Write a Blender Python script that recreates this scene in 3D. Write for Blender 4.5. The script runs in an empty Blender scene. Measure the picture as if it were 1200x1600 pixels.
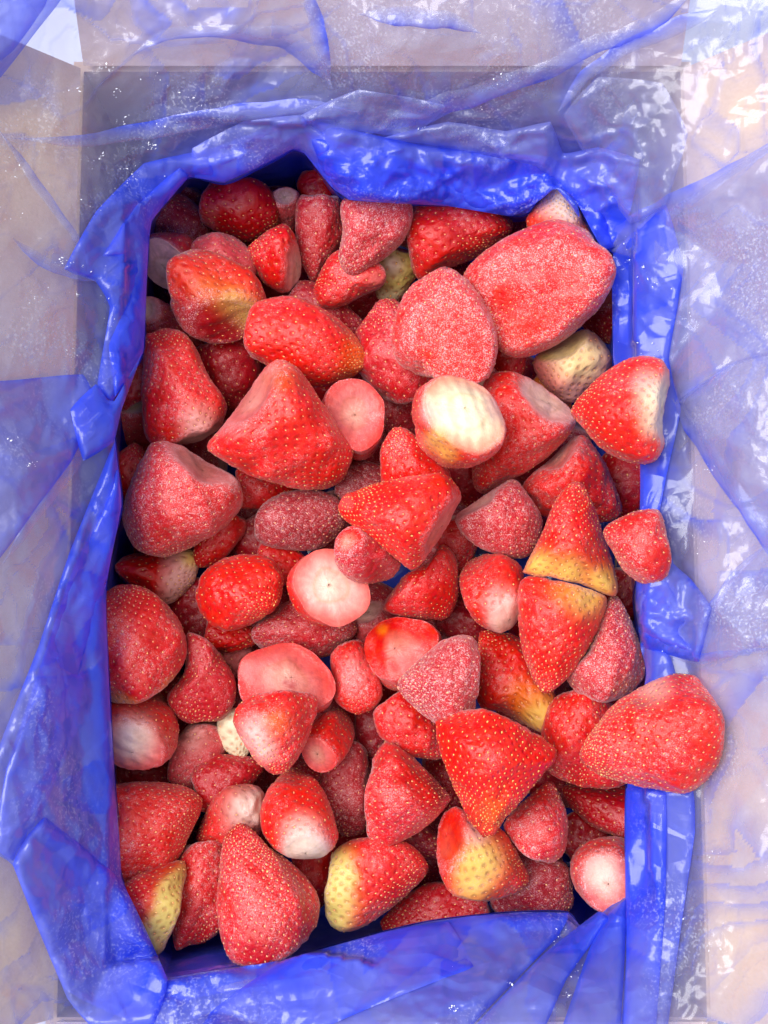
import bpy, math, random
import numpy as np
from mathutils import Vector, Matrix

# ------------------------------------------------------------------ camera, light, exposure
sc = bpy.context.scene
COL = sc.collection
REF_Z, DIST, TILT, FPX = 0.075, 0.45, math.radians(6.0), 1800.0
CAM = np.array([0.0, -DIST * math.sin(TILT), REF_Z + DIST * math.cos(TILT)])
FWD = np.array([0.0, math.sin(TILT), -math.cos(TILT)])
RIGHT = np.array([1.0, 0.0, 0.0])
UP = np.array([0.0, math.cos(TILT), math.sin(TILT)])
cd = bpy.data.cameras.new('camera')
cam = bpy.data.objects.new('camera', cd)
COL.objects.link(cam)
cam.location = CAM
cam.rotation_euler = (TILT, 0, 0)
cd.sensor_fit = 'AUTO'
cd.sensor_width = 36
cd.lens = FPX / 1600 * 36
cd.clip_start, cd.clip_end = 0.01, 50
sc.camera = cam

w = bpy.data.worlds.new('World')
sc.world = w
w.use_nodes = True
bg = w.node_tree.nodes['Background']
bg.inputs[0].default_value = (0.93, 0.96, 1.0, 1)
bg.inputs[1].default_value = 0.40


def area_light(name, loc, target, size, power, color=(1, 1, 1), sy=None):
    ld = bpy.data.lights.new(name, 'AREA')
    ld.energy = power
    ld.color = color
    ld.size = size
    if sy:
        ld.shape = 'RECTANGLE'
        ld.size_y = sy
    o = bpy.data.objects.new(name, ld)
    COL.objects.link(o)
    o.location = loc
    o.rotation_euler = (Vector(target) - Vector(loc)).to_track_quat('-Z', 'Y').to_euler()
    return o


area_light('ceiling_panel', (-0.95, 0.25, 1.75), (0, 0, 0.05), 1.5, 56, (1, 0.98, 0.96), 1.7)
area_light('ceiling_lamp', (0.75, 0.55, 1.8), (0, 0, 0.05), 0.10, 2.6, (1, 0.98, 0.95), 1.6)
area_light('ceiling_lamp', (0.25, -1.0, 1.8), (0, 0, 0.05), 1.3, 3.2, (1, 0.98, 0.95), 0.10)

sc.view_settings.view_transform = 'Standard'
sc.view_settings.look = 'None'
sc.view_settings.gamma = 1
sc.view_settings.use_curve_mapping = False
sc.view_settings.exposure = 0.38
sc.render.engine = 'CYCLES'
sc.cycles.transparent_max_bounces = 14
sc.cycles.max_bounces = 5
sc.cycles.diffuse_bounces = 3
sc.cycles.glossy_bounces = 3
sc.cycles.adaptive_threshold = 0.02


# ------------------------------------------------------------------ helpers
def ray(px, py):
    px = np.asarray(px, float)
    py = np.asarray(py, float)
    d = FWD * FPX + RIGHT * (px[..., None] - 600) - UP * (py[..., None] - 800)
    return d


def at(px, py, z):
    """world point on the sight line of a photo pixel at height z"""
    d = ray(px, py)
    t = (np.asarray(z, float) - CAM[2]) / d[..., 2]
    return CAM + d * t[..., None]


def srgb(r, g, b):
    c = np.array([r, g, b], float) / 255
    return np.where(c <= 0.04045, c / 12.92, ((c + 0.055) / 1.055) ** 2.4)


def tag(o, label=None, cat=None, group=None, kind=None):
    if label: o['label'] = label
    if cat: o['category'] = cat
    if group: o['group'] = group
    if kind: o['kind'] = kind
    return o


def mesh_obj(name, verts, faces, mat, parent=None, smooth=True):
    me = bpy.data.meshes.new(name)
    verts = np.asarray(verts, np.float32)
    faces = np.asarray(faces, np.int32)
    k = faces.shape[1]
    me.vertices.add(len(verts))
    me.vertices.foreach_set('co', verts.ravel())
    me.loops.add(faces.size)
    me.loops.foreach_set('vertex_index', faces.ravel())
    me.polygons.add(len(faces))
    me.polygons.foreach_set('loop_start', np.arange(0, faces.size, k, dtype=np.int32))
    me.polygons.foreach_set('use_smooth', np.full(len(faces), smooth))
    me.update(calc_edges=True)
    if mat: me.materials.append(mat)
    o = bpy.data.objects.new(name, me)
    COL.objects.link(o)
    if parent: o.parent = parent
    return o


def box(name, x0, x1, y0, y1, z0, z1, mat, parent=None):
    v = [(x, y, z) for x in (x0, x1) for y in (y0, y1) for z in (z0, z1)]
    f = [(0, 1, 3, 2), (4, 6, 7, 5), (0, 4, 5, 1), (2, 3, 7, 6), (0, 2, 6, 4), (1, 5, 7, 3)]
    return mesh_obj(name, v, f, mat, parent, False)


def new_mat(name):
    m = bpy.data.materials.new(name)
    m.use_nodes = True
    nt = m.node_tree
    nt.nodes.clear()
    out = nt.nodes.new('ShaderNodeOutputMaterial')
    return m, nt, out


class NT:
    """short node-building helper"""
    def __init__(s, nt): s.nt = nt

    def n(s, kind, **kw):
        nd = s.nt.nodes.new('ShaderNode' + kind)
        ins = kw.pop('ins', {})
        for k, v in kw.items(): setattr(nd, k, v)
        for k, v in ins.items():
            if isinstance(v, bpy.types.NodeSocket): s.nt.links.new(v, nd.inputs[k])
            else: nd.inputs[k].default_value = v
        return nd

    def math(s, op, a, b=0.0, c=None, clamp=False):
        nd = s.nt.nodes.new('ShaderNodeMath')
        nd.operation = op
        nd.use_clamp = clamp
        for i, v in enumerate((a, b) if c is None else (a, b, c)):
            if isinstance(v, bpy.types.NodeSocket): s.nt.links.new(v, nd.inputs[i])
            else: nd.inputs[i].default_value = v
        return nd.outputs[0]

    def ramp(s, v, lo, hi, a=0.0, b=1.0):
        nd = s.n('MapRange', interpolation_type='SMOOTHSTEP', ins={0: v, 1: lo, 2: hi, 3: a, 4: b})
        return nd.outputs[0]

    def mix(s, f, a, b):
        nd = s.nt.nodes.new('ShaderNodeMix')
        nd.data_type = 'RGBA'
        for i, v in ((0, f), (6, a), (7, b)):
            if isinstance(v, bpy.types.NodeSocket): s.nt.links.new(v, nd.inputs[i])
            else: nd.inputs[i].default_value = v if i == 0 else tuple(v)[:3] + (1,)
        return nd.outputs[2]

    def link(s, a, b): s.nt.links.new(a, b)


# ------------------------------------------------------------------ materials
def make_berry_mat():
    m, nt, out = new_mat('frozen_strawberry')
    N = NT(nt)
    tc = N.n('TexCoord')
    col = N.n('Attribute', attribute_name='col')
    fr = N.n('Attribute', attribute_name='frost').outputs['Fac']
    flesh = col.outputs['Alpha']
    info = N.n('ObjectInfo')
    uv = N.n('UVMap', uv_map='seed_lattice')
    vor = N.n('TexVoronoi', voronoi_dimensions='2D', feature='F1', ins={'Vector': uv.outputs[0], 'Scale': 1.0, 'Randomness': 0.0})
    dent = N.ramp(vor.outputs['Distance'], 0.05, 0.42)                 # 0 in the pit, 1 between pits
    skin = N.math('SUBTRACT', 1.0, flesh, clamp=True)
    off = N.n('VectorMath', operation='ADD', ins={0: tc.outputs['Object']})
    rnd = N.math('MULTIPLY', info.outputs['Random'], 7.0)
    cmb = N.n('CombineXYZ', ins={0: rnd, 1: rnd, 2: rnd})
    N.link(cmb.outputs[0], off.inputs[1])
    P = off.outputs[0]
    nbig = N.n('TexNoise', ins={'Vector': P, 'Scale': 62.0, 'Detail': 5.0, 'Roughness': 0.62}).outputs[0]
    nmid = N.n('TexNoise', ins={'Vector': P, 'Scale': 420.0, 'Detail': 3.0, 'Roughness': 0.6}).outputs[0]
    nfine = N.n('TexNoise', ins={'Vector': P, 'Scale': 1900.0, 'Detail': 2.0, 'Roughness': 0.6}).outputs[0]
    # skin colour: darker, more saturated in the pits, blotchy
    hsv = N.n('HueSaturation', ins={'Color': col.outputs['Color'], 'Hue': N.math('ADD', 0.494, N.math('MULTIPLY', nmid, 0.014)),
                                    'Saturation': 1.04, 'Value': N.math('ADD', 0.58, N.math('MULTIPLY', nbig, 0.70))})
    pit = N.mix(N.math('MULTIPLY', N.math('SUBTRACT', 1.0, dent), N.math('MULTIPLY', skin, 0.35)), hsv.outputs[0], (0.33, 0.004, 0.006))
    # frost: broad patches broken up by fine crystals
    patch = N.ramp(N.math('ADD', nbig, N.math('MULTIPLY', fr, 0.40)), 0.58, 0.82)
    crystal = N.ramp(N.math('ADD', N.math('MULTIPLY', nfine, 0.72), N.math('MULTIPLY', nmid, 0.28)), 0.47, 0.62)
    veil = N.math('MULTIPLY', patch, N.math('ADD', 0.05, N.math('MULTIPLY', crystal, 0.85)))
    sparkle = N.math('MULTIPLY', N.ramp(nfine, 0.60, 0.70), N.math('MULTIPLY', fr, 0.9))
    fz = N.math('ADD', veil, sparkle, clamp=True)
    fz = N.math('MULTIPLY', fz, N.math('ADD', 0.05, N.math('MULTIPLY', fr, 0.60)), clamp=True)
    fz = N.math('MULTIPLY', fz, N.math('SUBTRACT', 1.35, N.math('MULTIPLY', N.math('MULTIPLY', dent, skin), 0.55)), clamp=True)
    fleshv = N.math('ADD', 1.0, N.math('MULTIPLY', flesh, N.math('MULTIPLY', N.math('SUBTRACT', nmid, 0.5), 0.5)))
    pit = N.n('HueSaturation', ins={'Color': pit, 'Value': fleshv}).outputs[0]
    base = N.mix(fz, pit, srgb(234, 196, 202))
    h = N.math('ADD', N.math('MULTIPLY', N.math('MULTIPLY', dent, skin), 0.55),
               N.math('ADD', N.math('MULTIPLY', nfine, N.math('ADD', 0.10, N.math('MULTIPLY', fr, 0.45))), N.math('MULTIPLY', nmid, 0.40)))
    bump = N.n('Bump', ins={'Strength': 0.75, 'Distance': 0.0007, 'Height': h})
    p = N.n('BsdfPrincipled', ins={'Base Color': base, 'Normal': bump.outputs[0],
                                   'Roughness': N.math('ADD', 0.34, N.math('MULTIPLY', fz, 0.5), clamp=True),
                                   'Specular IOR Level': 0.42, 'Sheen Weight': N.math('MULTIPLY', fr, 0.30),
                                   'Sheen Roughness': 0.45, 'Sheen Tint': (1.0, 0.86, 0.88, 1),
                                   })
    N.link(p.outputs[0], out.inputs[0])
    return m


def make_seed_mat():
    m, nt, out = new_mat('strawberry_seed')
    N = NT(nt)
    info = N.n('ObjectInfo')
    geo = N.n('NewGeometry')
    c = N.mix(geo.outputs['Random Per Island'], srgb(238, 130, 50), srgb(250, 200, 90))
    c = N.mix(N.math('MULTIPLY', info.outputs['Alpha'], 0.55), c, srgb(244, 190, 180))
    p = N.n('BsdfPrincipled', ins={'Base Color': c, 'Roughness': 0.35, 'Specular IOR Level': 0.6})
    N.link(p.outputs[0], out.inputs[0])
    return m


def make_film_mat(name):
    """thin blue polythene; the mesh attribute 'dens' says how many plies lie together (0 single, 1 bunched)"""
    m, nt, out = new_mat(name)
    N = NT(nt)
    tc = N.n('TexCoord')
    dn = N.n('Attribute', attribute_name='dens').outputs['Fac']
    n1 = N.n('TexNoise', ins={'Vector': tc.outputs['Object'], 'Scale': 26.0, 'Detail': 1.0}).outputs[0]
    n3 = N.n('TexNoise', ins={'Vector': tc.outputs['Object'], 'Scale': 900.0, 'Detail': 1.0}).outputs[0]
    # crisp crinkles: pyramid-shaped cells, flat facets meeting in sharp creases
    mp1 = N.n('Mapping', ins={'Vector': tc.outputs['Object'], 'Rotation': (0.3, 0.2, 0.6), 'Scale': (34, 62, 45)})
    mp2 = N.n('Mapping', ins={'Vector': tc.outputs['Object'], 'Rotation': (0.1, 0.5, -0.7), 'Scale': (150, 85, 110)})
    v1 = N.n('TexVoronoi', distance='CHEBYCHEV', ins={'Vector': mp1.outputs[0], 'Scale': 1.0}).outputs['Distance']
    v2 = N.n('TexVoronoi', distance='CHEBYCHEV', ins={'Vector': mp2.outputs[0], 'Scale': 1.0}).outputs['Distance']
    area_ = N.ramp(n1, 0.40, 0.62)
    hgt = N.math('ADD', N.math('MULTIPLY', v1, 1.0), N.math('MULTIPLY', N.math('MULTIPLY', v2, area_), 0.42))
    bump = N.n('Bump', ins={'Strength': 0.8, 'Distance': 0.0038, 'Height': hgt})
    tr = N.n('BsdfTransparent', ins={'Color': N.mix(dn, (0.91, 0.92, 0.975), (0.24, 0.34, 1.0))})
    body = N.mix(dn, (0.60, 0.62, 0.88), (0.05, 0.11, 1.0))
    df = N.n('BsdfDiffuse', ins={'Color': body, 'Normal': bump.outputs[0]})
    tl = N.n('BsdfTranslucent', ins={'Color': body, 'Normal': bump.outputs[0]})
    dm = N.n('MixShader', ins={0: 0.3, 1: df.outputs[0], 2: tl.outputs[0]})
    a = N.n('MixShader', ins={0: N.math('MULTIPLY_ADD', dn, 0.44, 0.13), 1: tr.outputs[0], 2: dm.outputs[0]})
    wd = N.n('BsdfDiffuse', ins={'Color': (0.82, 0.85, 0.95, 1)})
    fm = N.math('MULTIPLY', N.math('MULTIPLY', N.ramp(n1, 0.48, 0.72), N.ramp(n3, 0.50, 0.75)), 0.22)
    b = N.n('MixShader', ins={0: fm, 1: a.outputs[0], 2: wd.outputs[0]})
    g1 = N.n('BsdfGlossy', ins={'Color': (1, 1, 1, 1), 'Roughness': 0.30, 'Normal': bump.outputs[0]})
    g2 = N.n('BsdfGlossy', ins={'Color': (1, 1, 1, 1), 'Roughness': 0.07, 'Normal': bump.outputs[0]})
    gl = N.n('MixShader', ins={0: 0.35, 1: g1.outputs[0], 2: g2.outputs[0]})
    bf = N.n('NewGeometry').outputs['Backfacing']
    fz = N.n('Fresnel', ins={'IOR': N.math('MULTIPLY_ADD', bf, 1 / 1.55 - 1.55, 1.55)})
    c = N.n('MixShader', ins={0: N.math('MULTIPLY', fz.outputs[0], 0.88, clamp=True), 1: b.outputs[0], 2: gl.outputs[0]})
    N.link(c.outputs[0], out.inputs[0])
    return m


def make_card_mat():
    m, nt, out = new_mat('corrugated_cardboard')
    N = NT(nt)
    tc = N.n('TexCoord')
    n1 = N.n('TexNoise', ins={'Vector': tc.outputs['Object'], 'Scale': 18.0, 'Detail': 4.0}).outputs[0]
    n2 = N.n('TexNoise', ins={'Vector': tc.outputs['Object'], 'Scale': 900.0, 'Detail': 1.0}).outputs[0]
    c = N.mix(N.math('ADD', N.math('MULTIPLY', n1, 0.6), N.math('MULTIPLY', n2, 0.4)), srgb(206, 172, 136), srgb(234, 206, 172))
    bump = N.n('Bump', ins={'Strength': 0.2, 'Distance': 0.0004, 'Height': n2})
    p = N.n('BsdfPrincipled', ins={'Base Color': c, 'Roughness': 0.8, 'Normal': bump.outputs[0]})
    N.link(p.outputs[0], out.inputs[0])
    return m


def make_plain(name, c, rough):
    m, nt, out = new_mat(name)
    N = NT(nt)
    tc = N.n('TexCoord')
    n1 = N.n('TexNoise', ins={'Vector': tc.outputs['Object'], 'Scale': 9.0, 'Detail': 5.0}).outputs[0]
    p = N.n('BsdfPrincipled', ins={'Base Color': N.mix(n1, np.array(c) * 0.85, np.array(c) * 1.1), 'Roughness': rough})
    N.link(p.outputs[0], out.inputs[0])
    return m


M_BERRY = make_berry_mat()
M_SEED = make_seed_mat()
M_FILM = make_film_mat('blue_film')
M_CARD = make_card_mat()
M_FLOOR = make_plain('pale_floor', (0.52, 0.54, 0.60), 0.6)
M_ICE = make_plain('ice_grain', (0.80, 0.84, 0.92), 0.6)

# ------------------------------------------------------------------ carton and floor
GZ = -0.034                                                         # level the carton stands on
RIM_Z, FLOOR_Z = 0.100, GZ + 0.006
XL, XR = at(108, 800, RIM_Z)[0], at(1086, 800, RIM_Z)[0]
YT, YB = at(600, 106, RIM_Z)[1], at(600, 1594, RIM_Z)[1]
TH = 0.004
floor = box('floor', -2.5, 2.5, -2.5, 2.5, GZ - 0.02, GZ, M_FLOOR)
tag(floor, kind='structure')

carton = bpy.data.objects.new('carton', None)
COL.objects.link(carton)
tag(carton, 'open brown cardboard carton under the blue liner, flaps spread outward', 'carton')
box('bottom', XL, XR, YB, YT, GZ + 0.0005, GZ + 0.0035, M_CARD, carton)
box('wall', XL - TH, XL, YB - TH, YT + TH, GZ + 0.0005, RIM_Z - 0.003, M_CARD, carton)
box('wall', XR, XR + TH, YB - TH, YT + TH, GZ + 0.0005, RIM_Z - 0.003, M_CARD, carton)
box('wall', XL, XR, YT, YT + TH, GZ + 0.0005, RIM_Z - 0.003, M_CARD, carton)
box('wall', XL, XR, YB - TH, YB, GZ + 0.0005, RIM_Z - 0.003, M_CARD, carton)


def flap(side, ang, ln):
    c, s = math.cos(math.radians(ang)), math.sin(math.radians(ang))
    th = 0.0035
    zb = RIM_Z + 0.0006
    if side in 'lr':
        sg = -1 if side == 'l' else 1
        xb = XL if side == 'l' else XR
        f = lambda u, v, k: (xb + sg * (v * c + k * s), YB + 0.001 + u * (YT - YB - 0.002), zb + v * s - k * c + 0.001)
    else:
        sg = 1 if side == 't' else -1
        yb = YT if side == 't' else YB
        f = lambda u, v, k: (XL + 0.001 + u * (XR - XL - 0.002), yb + sg * (v * c + k * s), zb + v * s - k * c + 0.001)
    v = [f(u, vv, k) for u in (0, 1) for vv in (0, ln) for k in (0, th)]
    fc = [(0, 1, 3, 2), (4, 6, 7, 5), (0, 4, 5, 1), (2, 3, 7, 6), (0, 2, 6, 4), (1, 5, 7, 3)]
    return mesh_obj('flap', v, fc, M_CARD, carton, False)


FLAP = {'l': (48, 0.085), 'r': (48, 0.085), 't': (40, 0.10), 'b': (12, 0.08)}
for k, (a_, l_) in FLAP.items():
    flap(k, a_, l_)

# ------------------------------------------------------------------ height map used to let berries settle on each other
CELL = 0.0015
HX0, HY0, HNX, HNY = -0.2, -0.26, 267, 347
HM = np.full((HNX, HNY), FLOOR_Z)


def cells(v):
    i = np.clip(((v[:, 0] - HX0) / CELL).astype(int), 0, HNX - 1)
    j = np.clip(((v[:, 1] - HY0) / CELL).astype(int), 0, HNY - 1)
    return i, j


def hm_add(H, v):
    i, j = cells(v)
    np.maximum.at(H, (i, j), v[:, 2])


def smooth_poly(poly, n=96):
    """closed Catmull-Rom through the outline points"""
    P = np.array(poly, float)
    k = len(P)
    out = []
    per = max(3, n // k)
    for i in range(k):
        p0, p1, p2, p3 = P[i - 1], P[i], P[(i + 1) % k], P[(i + 2) % k]
        for t in np.linspace(0, 1, per, endpoint=False):
            out.append(0.5 * ((2 * p1) + (-p0 + p2) * t + (2 * p0 - 5 * p1 + 4 * p2 - p3) * t * t + (-p0 + 3 * p1 - 3 * p2 + p3) * t ** 3))
    return np.array(out)


def polar(poly_xy, phis):
    """radius of a star-shaped outline about the origin at the given angles"""
    a = np.arctan2(poly_xy[:, 1], poly_xy[:, 0])
    r = np.hypot(poly_xy[:, 0], poly_xy[:, 1])
    o = np.argsort(a)
    a, r = a[o], r[o]
    return np.interp(phis, np.r_[a[-1] - 2 * np.pi, a, a[0] + 2 * np.pi], np.r_[r[-1], r, r[0]])


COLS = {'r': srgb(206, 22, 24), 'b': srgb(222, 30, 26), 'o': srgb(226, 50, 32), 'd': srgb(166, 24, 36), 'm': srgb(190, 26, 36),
        'p': srgb(206, 72, 76), 'k': srgb(216, 46, 44), 'w': srgb(212, 184, 170), 'y': srgb(238, 198, 104), 'c': srgb(242, 226, 190),
        'g': srgb(214, 188, 108), 'q': srgb(220, 112, 110), 'x': srgb(234, 176, 166), 'a': srgb(232, 120, 52)}

NT_, NS_ = 84, 62
TH_ = np.linspace(0, 2 * np.pi, NT_, endpoint=False)
_faces = []
for i_ in range(NS_ - 1):
    for j_ in range(NT_):
        _faces.append((i_ * NT_ + j_, i_ * NT_ + (j_ + 1) % NT_, (i_ + 1) * NT_ + (j_ + 1) % NT_, (i_ + 1) * NT_ + j_))
BFACES = np.array(_faces, np.int32)[:, ::-1]
EX, EYU = RIGHT, UP


def berry_shape(outline, ang, e, o, rng):
    """returns verts in photo pixels relative to the centre (x right, y up, z to the camera), colours and lattice data"""
    if len(outline) == 4 and not hasattr(outline[0], '__len__'):
        cx, cy, L, W = outline
        target = None
        ctr = np.array([cx, cy], float)
    else:
        sp = smooth_poly(outline)
        ctr = (sp.min(0) + sp.max(0)) / 2
        target = (sp - ctr) * np.array([1, -1])
        ca, sa = math.cos(math.radians(ang)), -math.sin(math.radians(ang))
        al, pe = target @ np.array([ca, sa]), target @ np.array([-sa, ca])
        L, W = np.ptp(al), np.ptp(pe)
    ce = abs(math.cos(math.radians(e)))
    L = o.get('L', max(L / max(ce, 0.55), 0.75 * W))
    am, ae = o.get('am', 0.70), 1.12
    p = o.get('tip', 0.62)
    a = (1 - np.cos(np.pi * np.linspace(0.004, 0.996, NS_))) / 2 * ae
    r = np.where(a < am, np.sin(np.pi / 2 * np.clip(a / am, 0, 1)) ** p, np.sqrt(np.clip(1 - ((a - am) / (ae - am)) ** 2, 0, 1)))
    # seed lattice rows
    ds = np.hypot(np.gradient(a) * L, np.gradient(r) * W / 2)
    circ = np.pi * W * np.maximum(r, 0.55)
    n = max(7, int(round(np.pi * W / o.get('sp', 22))))
    v = np.cumsum(ds * n / circ)
    A, T = np.meshgrid(a, TH_, indexing='ij')
    R = np.repeat(r[:, None], NT_, 1)
    f1, f2, f3, f4 = rng.uniform(0, 6.28, 4)
    wob = o.get('wob', 1.0)
    R = R * (1 + wob * (0.045 * np.sin(2 * T + f1) + 0.03 * np.sin(3 * T + f2 + 2 * A) + 0.02 * np.sin(5 * T + f3 + 4 * A) + 0.018 * np.sin(9 * A + f4 + T)))
    X = (0.5 - A) * L
    Y = R * np.cos(T) * W / 2
    Z = R * np.sin(T) * W / 2 * o.get('fl', 0.92)
    bend = rng.uniform(-0.06, 0.06)
    Y = Y + bend * W * (A - 0.5) ** 2 * 4
    V = np.stack([X, Y, Z], -1).reshape(-1, 3)
    fl_mask = np.zeros(len(V))
    # hulled end: flat cut
    ct = math.radians(o.get('ct', 0))
    cy_ = math.radians(o.get('cs', 0))
    nrm = np.array([-math.cos(ct) * math.cos(cy_), math.sin(cy_) * math.cos(ct), math.sin(ct)])
    pc = np.array([-0.5 * L * o.get('cp', 1.0), 0, 0])
    dd = (V - pc) @ nrm
    cutm = dd > 0
    V = np.where(cutm[:, None], V - np.maximum(dd, 0)[:, None] * nrm, V)
    # shallow dome or hollow on the cut face
    rad = np.linalg.norm(V - pc, axis=1) / (W * 0.40)
    V = V - nrm * (cutm * o.get('hollow', 0.03) * W * np.clip(1 - rad ** 2, 0, 1))[:, None]
    fl_mask[cutm] = 1
    facecol = COLS[o.get('cut', 'x')]
    # rotate: elevation, then in-plane angle
    ee = math.radians(e)
    V = V @ np.array([[math.cos(ee), 0, math.sin(ee)], [0, 1, 0], [-math.sin(ee), 0, math.cos(ee)]])
    g = -math.radians(ang)
    V = V @ np.array([[math.cos(g), math.sin(g), 0], [-math.sin(g), math.cos(g), 0], [0, 0, 1]])
    V[:, :2] -= (V[:, :2].min(0) + V[:, :2].max(0)) / 2
    slm = np.zeros(len(V), bool)
    if 'sl' in o:                                                   # flat side cut turned to the viewer
        h, tx, ty = o['sl']
        ns = np.array([math.sin(math.radians(tx)), math.sin(math.radians(ty)), 0])
        ns[2] = math.sqrt(1 - ns[0] ** 2 - ns[1] ** 2)
        ds_ = V @ ns - h * np.abs(V @ ns).max()
        slm = ds_ > 0
        V = np.where(slm[:, None], V - np.maximum(ds_, 0)[:, None] * ns * 0.93, V)
    # soften the cut edges, then add uneven icy relief
    both = (cutm | slm)
    Vg = V.reshape(NS_, NT_, 3)
    bm_ = both.reshape(NS_, NT_).astype(float)
    near = np.zeros_like(bm_)
    for a_ in (-1, 0, 1):
        for b_ in (-1, 0, 1):
            near = np.maximum(near, np.abs(np.roll(np.roll(bm_, a_, 0), b_, 1) - bm_))
    near[0] = near[-1] = 0
    wide = near.copy()
    for _ in range(2):
        wide = np.maximum.reduce([wide, np.roll(wide, 1, 0), np.roll(wide, -1, 0), np.roll(wide, 1, 1), np.roll(wide, -1, 1)])
    wide[0] = wide[-1] = 0
    for _ in range(5):
        avg = (np.roll(Vg, 1, 1) + np.roll(Vg, -1, 1) + np.roll(Vg, 1, 0) + np.roll(Vg, -1, 0)) / 4
        Vg = Vg + 0.6 * np.where(near > 0, 1, 0.35 * wide)[..., None] * (avg - Vg)
    V = Vg.reshape(-1, 3)
    q = V / 9.0
    lump = sum(np.sin(q @ rng.normal(0, 1.0, 3) + rng.uniform(0, 6)) for _ in range(4)) * 0.62
    q = V / 24.0
    lump = lump + sum(np.sin(q @ rng.normal(0, 1.0, 3) + rng.uniform(0, 6)) for _ in range(3)) * 1.8
    V = V * (1 + lump / np.maximum(np.linalg.norm(V, axis=1), 12))[:, None]
    if target is not None:
        ph = np.linspace(-np.pi, np.pi, 181)
        va = np.arctan2(V[:, 1], V[:, 0])
        vr = np.hypot(V[:, 0], V[:, 1])
        b = np.clip(((va + np.pi) / (2 * np.pi) * 60).astype(int), 0, 59)
        cur = np.zeros(60)
        np.maximum.at(cur, b, vr)
        pc_ = (np.arange(60) + 0.5) / 60 * 2 * np.pi - np.pi
        cur = np.convolve(np.r_[cur[-1], cur, cur[0]], [0.25, 0.5, 0.25], 'valid')
        curv = np.interp(va, np.r_[pc_[-1] - 2 * np.pi, pc_, pc_[0] + 2 * np.pi], np.r_[cur[-1], cur, cur[0]])
        k = np.clip(polar(target, va) / np.maximum(curv, 1), 0.5, 1.7)
        V[:, :2] *= k[:, None]
    # colours
    c0 = COLS[o.get('c', 'r')]
    n_ = len(V)
    col = np.repeat(c0[None], n_, 0)
    Af = A.ravel()
    Tf = T.ravel()
    if 'sh' in o:                                                    # unripe shoulder near the hull
        start, key, amt = o['sh']
        wv = start + 0.06 * np.sin(2 * Tf + f1) + 0.04 * np.sin(5 * Tf + f2)
        m_ = np.clip((Af - wv) / 0.20, 0, 1)
        m_ = (m_ * m_ * (3 - 2 * m_) * amt)[:, None]
        col = col * (1 - m_) + COLS[key] * m_
    if 'tp' in o:                                                    # pale tip
        end, key, amt = o['tp']
        m_ = np.clip((end - Af) / 0.22, 0, 1)[:, None] * amt
        col = col * (1 - m_) + COLS[key] * m_
    if cutm.any():
        rr = np.clip(rad, 0, 2.2)
        edge = np.clip((rr - 0.62) / 0.5, 0, 1)[:, None] * (0.0 if o.get('plain') else 0.75)
        ring = np.exp(-((rr - 0.52 - 0.04 * np.sin(Tf * 3 + f2)) / 0.06) ** 2)[:, None] * 0.6
        fc = facecol * (1 - edge) + COLS['k'] * edge
        fc = fc * (1 - ring) + facecol * np.array([0.80, 0.66, 0.48]) * ring
        heart = np.clip(1.15 - rr / 0.55, 0, 1)[:, None] * 0.6
        fc = fc * (1 - heart) + (facecol * 0.5 + COLS['c'] * 0.5) * heart
        ray_ = 0.94 + 0.06 * np.sin(Tf * 14 + f1 + 1.5 * np.sin(Tf * 5)) * np.clip(rr * 2 - 0.4, 0, 1)
        fc = fc * ray_[:, None]
        pip = np.exp(-(rr / 0.055) ** 2)[:, None] * 0.6
        fc = fc * (1 - pip) + srgb(120, 40, 30) * pip
        col = np.where(cutm[:, None], fc, col)
    if slm.any():
        key = o.get('sc', 'k')
        rr = np.hypot(V[:, 0], V[:, 1]) / (0.5 * min(L, W))
        core = np.clip(1.0 - rr / 0.75, 0, 1)[:, None] ** 0.8 * (0.8 if o.get('core', 1) else 0)
        fc = COLS[key] * (1 - core) + COLS[o.get('core_c', 'x')] * core
        if o.get('core', 1):
            ringm = np.exp(-((rr - 0.62) / 0.10) ** 2)[:, None] * 0.35
            fc = fc * (1 - ringm) + COLS['r'] * ringm
        col = np.where(slm[:, None], fc, col)
        if o.get('core', 1): fl_mask[slm] = 1
        else: fl_mask[slm] = np.maximum(fl_mask[slm], 0.45)
    cg = np.concatenate([col, fl_mask[:, None]], 1).reshape(NS_, NT_, 4)
    for _ in range(4):
        avg = (np.roll(cg, 1, 1) + np.roll(cg, -1, 1) + np.roll(cg, 1, 0) + np.roll(cg, -1, 0)) / 4
        cg = cg + 0.6 * wide[..., None] * (avg - cg)
    col, fl_mask = cg.reshape(-1, 4)[:, :3], cg.reshape(-1, 4)[:, 3]
    for (px, py, rr_, key, amt) in o.get('p', []):
        d = np.hypot(V[:, 0] - (px - ctr[0]), V[:, 1] + (py - ctr[1])) / rr_
        m_ = np.exp(-d ** 2.6)[:, None] * amt * (V[:, 2] > -0.1 * W)[:, None]
        col = col * (1 - m_) + COLS[key] * m_
    lu = n * T / (2 * np.pi) + 0.3 * np.sin(2 * T + f3)
    lv = np.repeat(v[:, None], NT_, 1)
    # rough, icy skin
    V = V + rng.normal(0, 0.42, V.shape) * (1 - 0.6 * fl_mask[:, None])
    rim = wide.ravel() * 0.28 + 0.10 * np.sin(V[:, 0] / 17 + f1) * np.sin(V[:, 1] / 21 + f2) - 0.16 * fl_mask
    return ctr, V, col, fl_mask, n, lu, lv, v, f3, W, rim


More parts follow.
